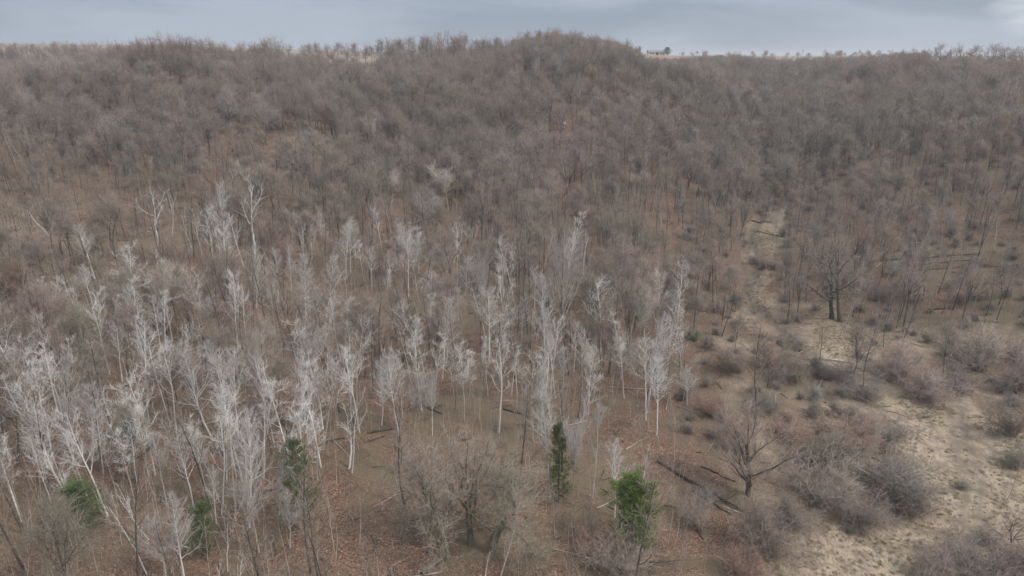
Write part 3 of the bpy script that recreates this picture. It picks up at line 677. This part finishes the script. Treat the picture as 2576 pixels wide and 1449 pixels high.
# ---- farm building on the plateau
def bxm(name, x0, x1, y0, y1, z0, z1, mat, parent, top=None):
    V = np.array([(x0,y0,z0),(x1,y0,z0),(x1,y1,z0),(x0,y1,z0),(x0,y0,z1),(x1,y0,z1),(x1,y1,z1),(x0,y1,z1)], float)
    if top is not None: V[4:, 1] = (y0+y1)/2; V[4:, 2] = top
    me = mk_mesh(name, V, [np.array([(3,2,1,0),(4,5,6,7),(0,1,5,4),(1,2,6,5),(2,3,7,6),(3,0,4,7)])], mat)
    o = bpy.data.objects.new(name, me); col.objects.link(o); o.parent = parent; return o
def simple(name, c, rough=.7):
    return material(name, lambda t, b: t.links.new(mixc(t, noise(t, 2., objco(t)), tuple(v*.85 for v in c), tuple(min(1, v*1.1) for v in c)), b.inputs['Base Color']), rough)
M_wall = simple('barn_wall', (.62, .59, .53)); M_roof = simple('barn_roof', (.22, .22, .23)); M_dark = simple('barn_opening', (.05, .05, .055), .3)
p = at_far(1652, 700)
br = bpy.data.objects.new('farm_building', None); col.objects.link(br); br.location = (p[0], p[1], p[2]-.3)
tag(br, 'long low pale farm building with a grey roof on the far skyline', 'farm building')
bxm('wall', -8, 8, 0, 9, 0, 3.2, M_wall, br); bxm('roof', -8.5, 8.5, -.6, 9.6, 3.21, 3.5, M_roof, br, top=5.2)
for x in (-6.5, -4., 3., 5.5): bxm('window', x, x+1.4, -.05, -.003, 1.1, 2.3, M_dark, br)
bxm('door', -1, 1.6, -.05, -.003, 0.2, 2.7, M_dark, br)

# ---- rock outcrop
r = np.random.default_rng(9); bpy.ops.mesh.primitive_ico_sphere_add(subdivisions=4, radius=1)
ro = bpy.context.object; ro.name = 'rock_outcrop'; co = np.empty(len(ro.data.vertices)*3, np.float32); ro.data.vertices.foreach_get('co', co); co = co.reshape(-1, 3)
co *= (1+.5*(vnoise(co[:, 0]*3+co[:, 2]*2, co[:, 1]*3, .7)-.5)+.35*(vnoise(co[:, 0]*9, co[:, 2]*9, 1.2)-.5))[:, None]
co[:, 2] = np.round(co[:, 2]*4)/4*.6+co[:, 2]*.4
ro.data.vertices.foreach_set('co', co.ravel()); ro.data.materials.append(material('mossy_rock', lambda t, b: t.links.new(ramp(t, noise(t, 2.5, objco(t), 6), [(.4, (.03, .03, .025)), (.55, (.09, .095, .05)), (.7, (.30, .29, .26))]), b.inputs['Base Color'])))
gp = gnd(712, 418); ro.location = gp; ro.scale = (4.6, 3.2, 2.1); tag(ro, 'mossy dark rock outcrop with a shaded overhang on the upper left slope', 'rock'); taken.append((gp[0], gp[1], 6)); taken.append((gp[0], gp[1]-7, 5))
bpy.ops.mesh.primitive_ico_sphere_add(subdivisions=2, radius=.9); rb = bpy.context.object; rb.name = 'boulder'
for v_ in rb.data.vertices: v_.co *= 1+.3*(random.random()-.5)
rb.data.materials.append(simple('pale_stone', (.6, .58, .55))); rb.location = gnd(1420, 311); rb.scale = (1, .8, .7); tag(rb, 'small pale boulder in the reddish clearing below the hilltop', 'boulder'); taken.append((rb.location.x, rb.location.y, 5))

# ---- fallen logs
LOGS = [(1655,1163,1872,1290,.25,'long straight fallen trunk, upper of the two below the lone round-headed tree'),(1740,1235,1842,1300,.16,'thinner fallen trunk lying along the lower side of the long one'),
(1765,1175,1850,1215,.14,'short fallen pole behind the long fallen trunk'),
(768,1118,868,1105,.22,'dark fallen log right of the tall evergreen'),(1136,1112,1180,1107,.2,'short dark log above the tall upright oak'),
(1268,1030,1336,1053,.22,'dark fallen log in the poles above the gnarled oak'),(1060,1020,1110,1042,.2,'dark log sloping down between the bright trio and the poles'),
(925,1090,1000,1080,.2,'dark log at the foot of the bright birch trio'),(232,1080,315,1130,.24,'dark bare limb lying across the slope left of the yellowish tree'),
(2032,905,2152,916,.35,'mossy fallen trunk bridging the pale grass in the right valley'),(2240,655,2462,642,.3,'long fallen log on the right slope, upper of three'),
(2250,672,2480,655,.3,'long fallen log on the right slope, middle of three'),(2285,684,2560,668,.25,'long fallen log on the right slope, lowest of three'),
(1890,556,1940,560,.25,'fallen log above the bare patch at the gully head'),(1892,585,1975,598,.2,'fallen log across the bare patch at the gully head'),
(1887,355,1996,331,.3,'far fallen log on the right slope, upper of the sloping ones'),(2017,369,2166,330,.3,'far fallen log on the right slope, longest of the sloping ones'),
(1917,412,2146,357,.3,'far fallen log on the right slope, lowest of the sloping ones'),(1768,441,1818,458,.3,'fallen log left of the upper gully'),
(2335,780,2400,778,.25,'fallen log in the brushy hollow at the right'),(690,668,770,664,.2,'dark log behind the row of five birches'),(560,650,620,655,.16,'thin log below the logging bench'),
(1180,790,1220,785,.2,'short log behind the tall domed aspen'),(1720,770,1790,790,.18,'fallen pole on the brown bank by the thin white trunk'),
(2080,1240,2190,1300,.18,'fallen branch along the thicket in the meadow'),(1060,1449,1125,1400,.32,'mossy fallen trunk reaching from the widest oak to the bottom edge'),
(120,760,290,725,.16,'pale fallen trunk on the left slope'),(1420,545,1520,540,.2,'fallen log on the middle slope')]
for k, (x1, y1, x2, y2, rr, lb) in enumerate(LOGS):
    a = gnd(x1, y1); b = gnd(x2, y2); n = 9; t = np.linspace(0, 1, n)[:, None]; P = a*(1-t)+b*t
    gz = h(P[:, 0], P[:, 1]); P[:, 2] = .6*(gz)+.4*(gz.mean()*0+P[:, 2])+rr*.7; P[:, 2] = np.maximum(P[:, 2], gz+rr*.3); P += r.normal(size=P.shape)*.06
    G = Geo(); R_ = np.linspace(rr, rr*.45, n)[None]; G.tubes(P[None]-a, R_, 8)
    B, RB = kids(P[None]-a, R_, 7, .4, 1, 50, .16, .4, 4, .15, .05, r, rmin=.02); C = Geo(); C.tubes(B, RB, 4)
    mm = M_bark_grey if 'pale' in lb else (M_bark_moss if 'mossy' in lb else M_bark_dark)
    o = bpy.data.objects.new('fallen_log', G.mesh('fallen_log', mm)); col.objects.link(o); o.location = a
    c = bpy.data.objects.new('branches', C.mesh('branches', mm)); col.objects.link(c); c.parent = o
    tag(o, lb, 'fallen log', 'fallen logs on the wooded slopes')

# ---- shrubs of the meadow, seen one by one
K_sh = Kind('shrub', 'shrub', [shrub(s, 3.4, w_, n=24, nt=6) for s, w_ in ((71, 2.6), (72, 3.), (73, 2.4), (74, 3.2))])
SH = [(2070,1268,185,120,'g','wide smoky grey shrub left of the meadow thicket'),(2160,1330,150,95,'b','brown shrub at the lower end of the meadow thicket'),(2240,1240,200,110,'b','largest dark brown shrub in the middle of the meadow thicket'),
(2290,1310,120,110,'b','brown shrub at the right end of the meadow thicket'),(2130,1130,170,80,'r','russet shrub at the top of the meadow thicket'),(2210,1130,140,90,'b','dark shrub behind the top of the meadow thicket'),
(1925,1420,170,150,'g','tall grey shrub at the bottom right of the wood'),(1870,1460,120,100,'r','reddish shrub left of the tall grey one at the bottom'),(1742,1330,90,95,'g','grey shrub by the long fallen trunk'),
(1950,935,110,80,'g','pale grey-green shrub at the wood side of the right valley'),(1840,940,90,80,'g','grey shrub left of the pale grey-green one'),(1990,960,100,70,'o','olive shrub right below the pale grey-green one'),
(2245,960,140,105,'p','purplish grey shrub above the creek bend'),(2180,1010,110,60,'b','low dark shrub at the creek bend'),(2330,1020,140,80,'p','purplish shrub right of the creek bend'),
(2475,930,170,110,'g','broad blue-grey shrub at the right of the valley'),(2400,990,120,70,'b','low brown shrub between the creek bend and the right slope'),(2545,1110,100,110,'g','grey shrub at the right edge above the meadow'),(2565,1000,110,130,'p','dusky shrub at the right edge'),
(2560,1180,90,60,'o','olive shrub cut by the right edge beside the meadow'),(2430,1470,200,110,'b','dark brown shrub at the bottom of the meadow'),(2350,1480,100,90,'p','purplish shrub left of the bottom one'),(2540,1470,150,120,'p','purplish shrub in the bottom right corner'),
(2110,960,120,60,'b','brown shrub on the bare ground left of the creek'),(1985,1110,110,70,'r','low russet shrub right of the lone round-headed tree'),(1790,1050,90,60,'r','low russet shrub on the bank behind the lone tree'),
(1930,1040,100,60,'b','brown brush behind the lone round-headed tree'),(2050,1180,120,90,'o','olive brush above the smoky grey shrub'),(1560,1449,150,110,'g','grey shrub below the bright green evergreen'),(1480,1400,100,80,'r','thin reddish shrub right of the gnarled oak'),
(1240,560,60,40,'r','small reddish bush on the middle slope'),(2280,760,120,60,'b','dark brush in the hollow on the right slope'),(1990,880,80,50,'b','brown bush by the mossy fallen trunk'),(1830,1130,70,50,'r','russet bush left of the lone tree'),
(1990,1340,110,80,'b','brown shrub between the tall grey shrub and the meadow thicket'),(2420,1230,50,25,'o','small olive bush out in the meadow'),(2480,1370,70,40,'b','small brown bush in the lower meadow')]
SM = {'g': TINT['grey brown'], 'b': M_shrub, 'r': TINT['reddish brown'], 'o': TINT['olive grey'], 'p': TINT['pinkish grey']}
for k, (x, y, wd, hp, c_, lb) in enumerate(SH):
    o = hero(K_sh, k, x, y-hp*.12, x, y-hp, wd, lb, group='shrubs in and around the right meadow', mats={'twigs': SM[c_]}, lim=(.4, 3.)); keep(o, 2.2)

# ---- bulk of the wood
SKY = np.array([(0,113),(200,113),(230,106),(340,98),(420,88),(500,92),(560,101),(640,108),(680,100),(720,114),(900,120),(942,152),(960,112),(1100,98),(1180,98),(1290,92),(1350,78),(1400,73),(1480,85),(1550,98),(1600,118),(1625,142),(1690,146),(1760,139),(1850,137),(1950,146),(2050,143),(2080,136),(2200,131),(2330,125),(2450,118),(2576,120)], float)
def jitter(cell, y0, y1, half):
    ys = np.arange(y0, y1, cell); P = []
    for yy in ys:
        xs = np.arange(-half(yy), half(yy), cell); P.append(np.stack([xs, np.full(len(xs), yy)], 1))
    P = np.concatenate(P); return P+rng.uniform(-.55, .55, P.shape)*cell
TK = np.array(taken)
def clear(P, mul=1.):
    k = np.ones(len(P), bool)
    for x, y, r_ in TK: k &= ((P[:, 0]-x)**2+(P[:, 1]-y)**2) > (r_*mul)**2
    return k
near_v = [spreading(101, 14, 4.8, .6, fork=.35, tr=.17, nl=7), spreading(102, 13, 4.2, .6, fork=.42, tr=.16, nl=7), pole(103, 16, 2.3), pole(104, 15, 1.8), fan(105, 15, 3.2, .5, bm=M_bark_dark, tm=M_tw_mix, t0=.4), spreading(106, 15, 3.6, .6, fork=.5, wob=.12, tr=.14, nl=7), pole(107, 17, 2.6, lean=.1), pole(108, 14, 1.6, bm=M_bark_grey)]
FORM = ['broad crooked', 'rounded', 'small high', 'narrow loose', 'upright fanned', 'high slender', 'leaning loose', 'small thin']
K_near = Kind('bare_tree', 'bare tree', near_v)
far_v = [spreading(201, 15, 6.2, .4, fork=.32, tw=.024, tr=.25, nl=8, lev=5), spreading(202, 14, 5.4, .4, fork=.42, tw=.024, tr=.22, nl=7, lev=5), spreading(203, 16, 7., .4, fork=.28, tw=.024, tr=.3, nl=9, lev=5), fan(204, 16, 4.6, .5, bm=M_bark_dark, tm=M_tw_mix), fan(205, 15, 4., .5, bm=M_bark_dark, tm=M_tw_mix, t0=.3), spreading(206, 15, 4.6, .4, fork=.52, wob=.12, tr=.2, tw=.024, nl=7, lev=5), pole(207, 16, 2.6, tw=.022), spreading(208, 15, 5.6, .5, fork=.35, wob=.26, tw=.02, tr=.3, nl=7, lev=3)]
K_far = Kind('bare_tree', 'bare tree', far_v)
P = jitter(4.55, 52, 740, lambda y: .86*y+35)
x, y = P[:, 0], P[:, 1]; z = h(x, y); px, py, dep = proj(x, y, z)
d = np.ones(len(P))
d *= np.where((py > 1080) & (px > 820) & (px < 1760), .3, 1)
d *= np.where((py > 1330) & (px < 860), .7, 1)
d *= np.where((py > 640) & (py < 1330) & (px < 1760), 1.0, .82)
d *= np.where((py > 830) & (px > 1720), np.where(py < 930, .42, np.where(py < 1020, .2, .06)), 1)*np.where((py > 1000) & (px > 1680) & (px < 1800), 0, 1)
d *= np.where((py > 640) & (py <= 830) & (px > 1800), .9, 1)
d *= np.where(soft(x, y, STRAW, 4, 2), .03, 1)*np.where(soft(x, y, BARE), 0, 1)
d *= np.where(soft(x, y, OPEN_TAN), .25, 1)*np.where(soft(x, y, RED), .6, 1)
d *= np.where((py > 510) & (py < 600) & (px < 800), .5, 1)
d *= np.clip(.35+1.3*vnoise(x, y, 19), .4, 1.)
d *= np.where((np.abs(x-creek_x(y)) < 5) & (y > 120) & (y < 300), .35, 1)
d *= np.where((y > 500) & (px < 1640), .5, 1)*np.where((px > 850) & (px < 965) & (y > 455), 0, 1)
k = (rng.random(len(P)) < d) & clear(P); x, y, z, px, py, dep = [a[k] for a in (x, y, z, px, py, dep)]
n = len(x)
isfar = y > 235
idx = np.where(isfar, rng.choice(len(far_v), n, p=[.2, .18, .12, .06, .06, .14, .14, .10]), rng.choice(len(near_v), n, p=[.11, .11, .2, .16, .06, .12, .13, .11]))
idx = np.where((py > 1080) & (px > 820) & (px < 1760), rng.choice([2, 3, 6, 7], n), idx)
patch = vnoise(x, y, 34)
idx = np.where(isfar & (patch < .36) & (rng.random(n) < .75), np.where(rng.random(n) < .5, 5, 6), idx)
idx = np.where(isfar & (px > 1850) & (px < 2520) & (py > 330) & (py < 470) & (rng.random(n) < .8), np.where(rng.random(n) < .5, 5, 6), idx)
s = (.62+.55*rng.random(n)**.8)*(.85+.3*vnoise(x+50, y, 28))*np.where(y > 380, 1.05, 1.)
s *= np.where((px > 1640) & (px < 2576) & (y < 260), .85, 1)
s = np.where((y > 520) & (px < 1640), s*.8, s)
Hs = np.array([q[0] for q in K_near.sz]); Hf = np.array([q[0] for q in K_far.sz]); Ht = np.where(isfar, Hf[np.minimum(idx, len(Hf)-1)], Hs[idx])*s
# lower those that would stand above the skyline of the wood
lim = np.interp(px, SKY[:, 0], SKY[:, 1])+np.where((px > 1290) & (px < 1620), rng.uniform(3, 16, n), np.where((px > 1620) & (px < 2080), rng.uniform(-3, 9, n), np.where((px > 2080) & (px < 2330), rng.uniform(2, 20, n), rng.uniform(16, 52, n))))
zl = CAMZ+dep/F*0+ (np.tan(np.arctan((724.5-lim)/F)-PITCH))*y
over = (y > 290) & (z+Ht > zl)
f = np.where(over, np.clip((zl-z)/Ht, 0, 1), 1); k = f > .45
x, y, z, px, py, dep, idx, s, isfar, Ht, f = [a[k] for a in (x, y, z, px, py, dep, idx, s, isfar, Ht, f)]; s = s*f; Ht = Ht*f; n = len(x)
# stands in front of the pale trees are thin, as on the slope
pa, pb, pd_ = proj(x, y, z+Ht); pole_like = (~isfar) & np.isin(idx, (2, 3, 6, 7)); drop = np.zeros(n, bool); rr_ = rng.random(n)
for (bx, by, tx_, ty_, wd, kd, lb) in PALE+[(e_[0], e_[1], e_[2], e_[3], e_[4], 'e', '') for e_ in EV]+[(1237, 1392, 1265, 1150, 200, 'o', ''), (1184, 1372, 1188, 1065, 120, 'o', ''), (1128, 1412, 1062, 1100, 260, 'o', ''), (1880, 1246, 1892, 1025, 150, 'o', '')]:
    gg = gnd(bx, by); hd = proj(*gg)[2]
    crown_b = ty_+(by-ty_)*.55
    drop |= (dep < hd-1) & (np.abs(pa-tx_) < wd*.5+14) & (pb < crown_b) & (py > by-5) & (rr_ < np.where(pole_like, .55, .92))
    drop |= (dep < hd-1) & (np.abs(pa-(bx+tx_)/2) < wd*.3+8) & (pb < by-20) & (py > by-5) & (rr_ < np.where(pole_like, .2, .6))
k = ~drop; print('cleared', int(drop.sum()))
x, y, z, px, py, dep, idx, s, isfar, Ht = [a[k] for a in (x, y, z, px, py, dep, idx, s, isfar, Ht)]; n = len(x)
rz = rng.random(n)*6.3; tx = rng.normal(size=n)*.05; ty = rng.normal(size=n)*.05
pt = proj(x, y, z+Ht)[1]
vis = (px > 10) & (px < 2566) & (pt < 1400) & (py < 1500)
area = np.where(vis, Ht/dep, 0)
ordr = np.argsort(-area)[:300]; ind = np.zeros(n, bool); ind[ordr] = True
def where_(a, b):
    c = 'at the left edge' if a < 150 else 'at the left' if a < 520 else 'left of the centre' if a < 900 else 'near the centre' if a < 1300 else 'right of the centre' if a < 1700 else 'on the right bank' if a < 2050 else 'at the right' if a < 2400 else 'at the right edge'
    v_ = 'low in the foreground' if b > 1200 else 'in the lower wood' if b > 950 else 'among the birch rows' if b > 760 and a < 1700 else 'on the middle slope' if b > 620 else 'on the upper slope'
    return v_+' '+c
HT = ['grey brown', 'pinkish grey', 'olive grey', 'reddish brown']
for q in np.nonzero(ind)[0]:
    K = K_far if isfar[q] else K_near; tn_ = HT[int(rng.choice(4, p=[.45, .27, .2, .08]))]
    fm = FORM[idx[q]] if not isfar[q] else ['broad crooked', 'rounded', 'wide spreading', 'fan-shaped', 'upright fanned', 'high slender', 'small loose', 'twisted open'][idx[q]]
    hh = 'tall' if Ht[q] > 15 else 'short' if Ht[q] < 12 else 'middling'
    wr = where_(px[q], py[q])
    place(K.v[idx[q]], 'bare_tree', (x[q], y[q], z[q]-.1), rz[q], s[q], (tx[q], ty[q]), {'crown': TINT[tn_]},
          label=f'{hh} bare tree, {fm} {tn_} crown, {wr}', cat='bare tree', group='bare trees '+wr)
allp = np.stack([x, y, z-.1], 1)
def rots(n, a=.05): return np.stack([rng.normal(size=n)*a, rng.normal(size=n)*a, rng.random(n)*6.3], 1)
# stands of one kind grow together: brown oaks on the crests, grey-olive trees in the hollows
LN = len(far_v); hollow = np.clip(1-np.abs(x-creek_x(np.minimum(y, 420))-np.clip(y-300, 0, 300)*.35)/38, 0, 1)*(y > 230); crest = np.clip((z-40)/12, 0, 1)*(np.abs(x-40) < 110)
pn = vnoise(x+200, y, 45)+.25*(rng.random(n)-.5)+.35*crest-.4*hollow
stand = np.where(pn > .68, 1, np.where(pn < .33, 2, np.where((pn > .46) & (pn < .54), 3, 0)))
for far, vs, nm, lb in ((0, near_v, 'bare_wood', 'mass of bare brown-grey trees filling the lower and middle slopes'), (1, far_v, 'hillside_wood', 'continuous bare wood covering the far hillside and hilltop up to the skyline')):
    k = (~ind) & (isfar == bool(far)); nk = int(k.sum())
    metas = [join_parts(v_, nm) for v_ in vs]
    if far: metas += [join_parts(v_, nm, tn_) for tn_ in (M_st_brown, M_st_olive, M_st_pale) for v_ in vs]
    scatter(nm, metas, allp[k], rots(nk), np.repeat(s[k][:, None], 3, 1), idx[k]+(stand[k]*LN if far else 0), label=lb, cat='woodland', kind='stuff')
    print(nm, nk)

# ---- skyline trees, each one seen against the sky or the field
RT = [(30,113,600),(55,115,600),(122,106,650),(155,104,640),(180,106,640),(215,112,560),(235,106,430),(265,104,420),(300,103,380),(320,105,380),(345,96,350),(370,94,345),(395,92,340),(420,78,335),(440,88,335),(465,92,335),(490,90,335),(515,92,340),(540,94,345),(570,106,360),(590,108,370),(615,104,390),(640,110,400),(665,97,400),(682,91,400),(700,99,400),(725,112,430),(760,118,450),(785,110,470),(805,107,470),(830,112,470),(850,107,480),(875,112,480),(895,108,480),(920,108,480),(935,116,480),(957,98,470),(975,97,470),(998,100,470),(1015,97,470),(1040,92,460),(1060,90,460),(1080,90,460),(1105,84,440),(1130,79,440),(1150,90,440),(1165,82,440),(1200,99,460),(1218,97,460),(1235,93,460),(1250,93,460),(1270,92,450),(1290,89,440),(1310,83,430),(1330,78,420),(1350,75,415),(1372,73,410),(1395,70,405),(1415,71,405),(1438,75,405),(1460,79,405),(1482,84,405),(1505,87,405),(1530,92,405),(1555,98,410),(1580,108,415),(1602,116,420),(1715,132,640),(1740,133,640),(1775,130,600),(1830,132,600),(1858,132,600),(1900,138,640),(2018,127,800),(2075,128,800),(2110,130,760),(2160,129,700),(2185,128,700),(2212,128,640),(2240,127,600),(2265,125,560),(2300,123,520),(2325,122,500),(2345,120,480),(2362,111,440),(2385,118,430),(2410,110,420),(2440,113,410),(2475,110,405),(2495,110,405),(2520,116,400),(2545,116,400),(2570,119,400)]
r3 = np.random.default_rng(5)
RT += [(a_, 110+r3.uniform(-2, 6), r3.uniform(560, 680)) for a_ in np.arange(5, 235, 11)]+[(a_, 133+r3.uniform(-5, 4), r3.uniform(560, 720)) for a_ in r3.uniform(1700, 2300, 26)]
RT += [(a_+r3.uniform(-11, 11), b_+r3.uniform(2, 16), c_+r3.uniform(-18, 22)) for a_, b_, c_ in RT if not (940 > a_ > 925 or 1620 < a_ < 2080)]
for k, (px_, ty_, Y) in enumerate(RT):
    p = at_far(px_, Y); t = CAMZ+math.tan(math.atan((724.5-ty_+5)/F)-PITCH)*Y; Hh = t-p[2]
    if Hh < 4: Hh = 6.
    i = int(rng.integers(0, len(far_v))) if px_ < 900 or px_ > 1300 else int(rng.choice([3, 4, 5])); zh, xw = K_far.sz[i]; ss = Hh/zh; sw = min(max(ss*.95, .6), 1.2)
    loc = 'far left plateau' if px_ < 225 else 'left knoll' if px_ < 600 else 'saddle by the left knoll' if px_ < 945 else 'ridge left of the round hill' if px_ < 1300 else 'crest of the round hill' if px_ < 1610 else 'plateau right of the farm building' if px_ < 2100 else 'rising ridge at the right'
    tq = HT[int(rng.integers(0, 4))]; fq = ['broad crooked', 'rounded', 'wide', 'fan-shaped', 'upright', 'high slender', 'small loose', 'twisted'][i]
    place(K_far.v[i], 'skyline_tree', (p[0], p[1], p[2]-.2), rng.random()*6.3, (sw, sw, ss), (0, 0), {'crown': TINT[tq]},
          label=f'{fq} {tq} tree against the sky on the {loc}', cat='bare tree', group='skyline trees on the '+loc)

# ---- understorey saplings
K_sap = Kind('sapling', 'sapling', [sapling(300+i, H_) for i, H_ in enumerate((8, 6.5, 9.5, 7.5))]+[sapling(310, 5)])
P = jitter(2.35, 50, 245, lambda y: .84*y+14); x, y = P[:, 0], P[:, 1]; z = h(x, y); px, py, dep = proj(x, y, z)
d = np.full(len(P), .85)*np.where(y > 150, .6, 1)
d *= np.where((py > 830) & (px > 1720), .16, 1)*np.where((py > 1150) & (px > 820) & (px < 1760), .55, 1)
d *= np.where(soft(x, y, STRAW, 4, 2), .05, 1)*np.where(soft(x, y, BARE), .05, 1)*np.clip(.35+1.4*vnoise(x, y, 17), .3, 1.4)
k = (rng.random(len(P)) < d) & clear(P, .25); x, y, z, px, py, dep = [a[k] for a in (x, y, z, px, py, dep)]; n = len(x)
idx = rng.integers(0, 5, n); s = rng.uniform(.5, 1.05, n)
ar = np.where((px > 10) & (px < 2566) & (py < 1480), K_sap.sz[0][0]*s/dep*np.where(idx == 4, .6, 1), 0); ind = np.zeros(n, bool); ind[np.argsort(-ar)[:300]] = True
for q in np.nonzero(ind)[0]:
    wr = where_(px[q], py[q]); tn_ = HT[int(rng.integers(0, 4))]; mt = {'twigs': TINT[tn_]}
    place(K_sap.v[idx[q]], 'sapling', (x[q], y[q], z[q]-.05), rng.random()*6.3, s[q], (rng.normal()*.1, rng.normal()*.06), mt,
          label=f'{"low" if idx[q] == 4 else "slender"} bare sapling, {tn_} twigs, {wr}', cat='sapling', group='saplings '+wr)
scatter('undergrowth', [join_parts(v_, 'undergrowth') for v_ in K_sap.v], np.stack([x, y, z-.05], 1)[~ind], rots(int((~ind).sum()), .1), np.repeat(s[~ind][:, None], 3, 1), idx[~ind],
        label='thin brown undergrowth of saplings and brush under the bare trees', cat='undergrowth', kind='stuff')
print('saplings', n)

# ---- valley brush: low scrub on the right valley floor and on the far plateau edge
P = jitter(4.2, 55, 330, lambda y: .84*y+14); x, y = P[:, 0], P[:, 1]; z = h(x, y); px, py, dep = proj(x, y, z)
m = (px > 1720) & ~soft(x, y, STRAW, 5, 3); k = m & (rng.random(len(P)) < np.where(y < 140, .5, .45)) & clear(P, .6)
x, y, z = x[k], y[k], z[k]; n = len(x); idx = rng.integers(0, 3, n); s = rng.uniform(.35, .95, n)
scatter('scrub', [join_parts(shrub(320+i, 3.2, 2.3, n=16, nt=8, tw=.013), 'scrub') for i in range(3)], np.stack([x, y, z-.05], 1), rots(n, .1), np.stack([s*1.1, s*1.1, s], 1), idx,
        label='low grey-brown scrub spreading over the right valley sides', cat='scrub', kind='stuff')
# ---- dry grass tufts
def tuft(seed):
    r = np.random.default_rng(seed); G = Geo(); n = 46; a = r.random(n)*6.3; A = np.stack([np.cos(a), np.sin(a), a*0], 1)*(r.random(n)[:, None]*.35)
    l = .35+.4*r.random(n); D = unit(np.stack([r.normal(size=n)*.5+.55, r.normal(size=n)*.5+.1, .5+.5*r.random(n)], 1)); M = A+D*l[:, None]*.6; E = M+unit(D+np.array([.4, .1, -.7]))*l[:, None]*.5
    P = np.stack([A, M, E], 1); G.tubes(P, np.tile(np.array([[.012, .009, .002]]), (n, 1)), 3); return G
def straw_b(t, b):
    oi = t.nodes.new('ShaderNodeObjectInfo'); t.links.new(ramp(t, oi.outputs['Random'], [(.1, (.50, .42, .31)), (.45, (.40, .32, .225)), (.7, (.32, .265, .16)), (.95, (.24, .175, .13))]), b.inputs['Base Color'])
M_straw = material('straw', straw_b)
P = jitter(.72, 50, 215, lambda y: .84*y+6); P = P[P[:, 0] > 10]; k = soft(P[:, 0], P[:, 1], STRAW) & (vnoise(P[:, 0], P[:, 1], 5)+.6*vnoise(P[:, 0], P[:, 1], 1.7) > .66); k &= ~((np.abs(np.abs(P[:, 0]-np.interp(P[:, 1], txy[o_t, 1], txy[o_t, 0]))-1) < .55) & (P[:, 1] < txy[:, 1].max())); P = P[k]; n = len(P)
s = rng.uniform(.4, .95, n); rt = rots(n, .15); rt[:, 2] = 2.2+vnoise(P[:, 0], P[:, 1], 14)*2.4+rng.normal(size=n)*.5
scatter('dry_grass', [tuft(400+i).mesh('dry_grass', M_straw) for i in range(3)], np.stack([P[:, 0], P[:, 1], h(P[:, 0], P[:, 1])-.03], 1), rt, np.stack([s, s, s*.8], 1), rng.integers(0, 3, n),
        label='matted straw-coloured dry grass of the right meadow', cat='grass', kind='stuff')
print('tufts', n)

# ---- dead wood lying about under the trees
def stick(seed):
    r = np.random.default_rng(seed); G = Geo(); L_ = r.uniform(2, 5)
    P, R = walk(np.array([[0, 0, .12]]), np.array([[1., 0, .02]]), np.array([L_]), np.array([.07]), np.array([.02]), 6, .06, 0, r); G.tubes(P, R, 5)
    B, RB = kids(P, R, 5, .3, 1, 40, .35, .6, 4, .1, 0, r, rmin=.012); B[:, :, 2] = np.abs(B[:, :, 2]); G.tubes(B, RB, 3); return G
P = jitter(3.4, 52, 300, lambda y: .84*y+10); x, y = P[:, 0], P[:, 1]; k = (rng.random(len(P)) < .55) & ~soft(x, y, STRAW); x, y = x[k], y[k]; n = len(x); s = rng.uniform(.4, 1.5, n)
scatter('branch_litter', [stick(500+i).mesh('branch_litter', m_) for i, m_ in enumerate((M_bark_dark, M_bark_grey, M_bark_dark, M_bark_moss))], np.stack([x, y, h(x, y)], 1), rots(n, .06), np.repeat(s[:, None], 3, 1), rng.integers(0, 4, n),
        label='dead branches and sticks lying over the leaf litter', cat='dead wood', kind='stuff')
# ---- air
ZT = 92.; bpy.ops.mesh.primitive_cube_add(size=1); hz = bpy.context.object; hz.name = 'haze'; hz.location = (0, 4400, (ZT-12)/2); hz.scale = (30000, 9400, ZT+12)
hm = bpy.data.materials.new('haze'); hm.use_nodes = True; t = hm.node_tree; t.nodes.clear(); pv = t.nodes.new('ShaderNodeVolumePrincipled'); pv.inputs['Density'].default_value = .00024; pv.inputs['Color'].default_value = (.97, .97, 1, 1); pv.inputs['Anisotropy'].default_value = .2
o_ = t.nodes.new('ShaderNodeOutputMaterial'); t.links.new(pv.outputs[0], o_.inputs['Volume']); hz.data.materials.append(hm); tag(hz, 'thin pale winter haze over the valley', 'haze', kind='stuff')
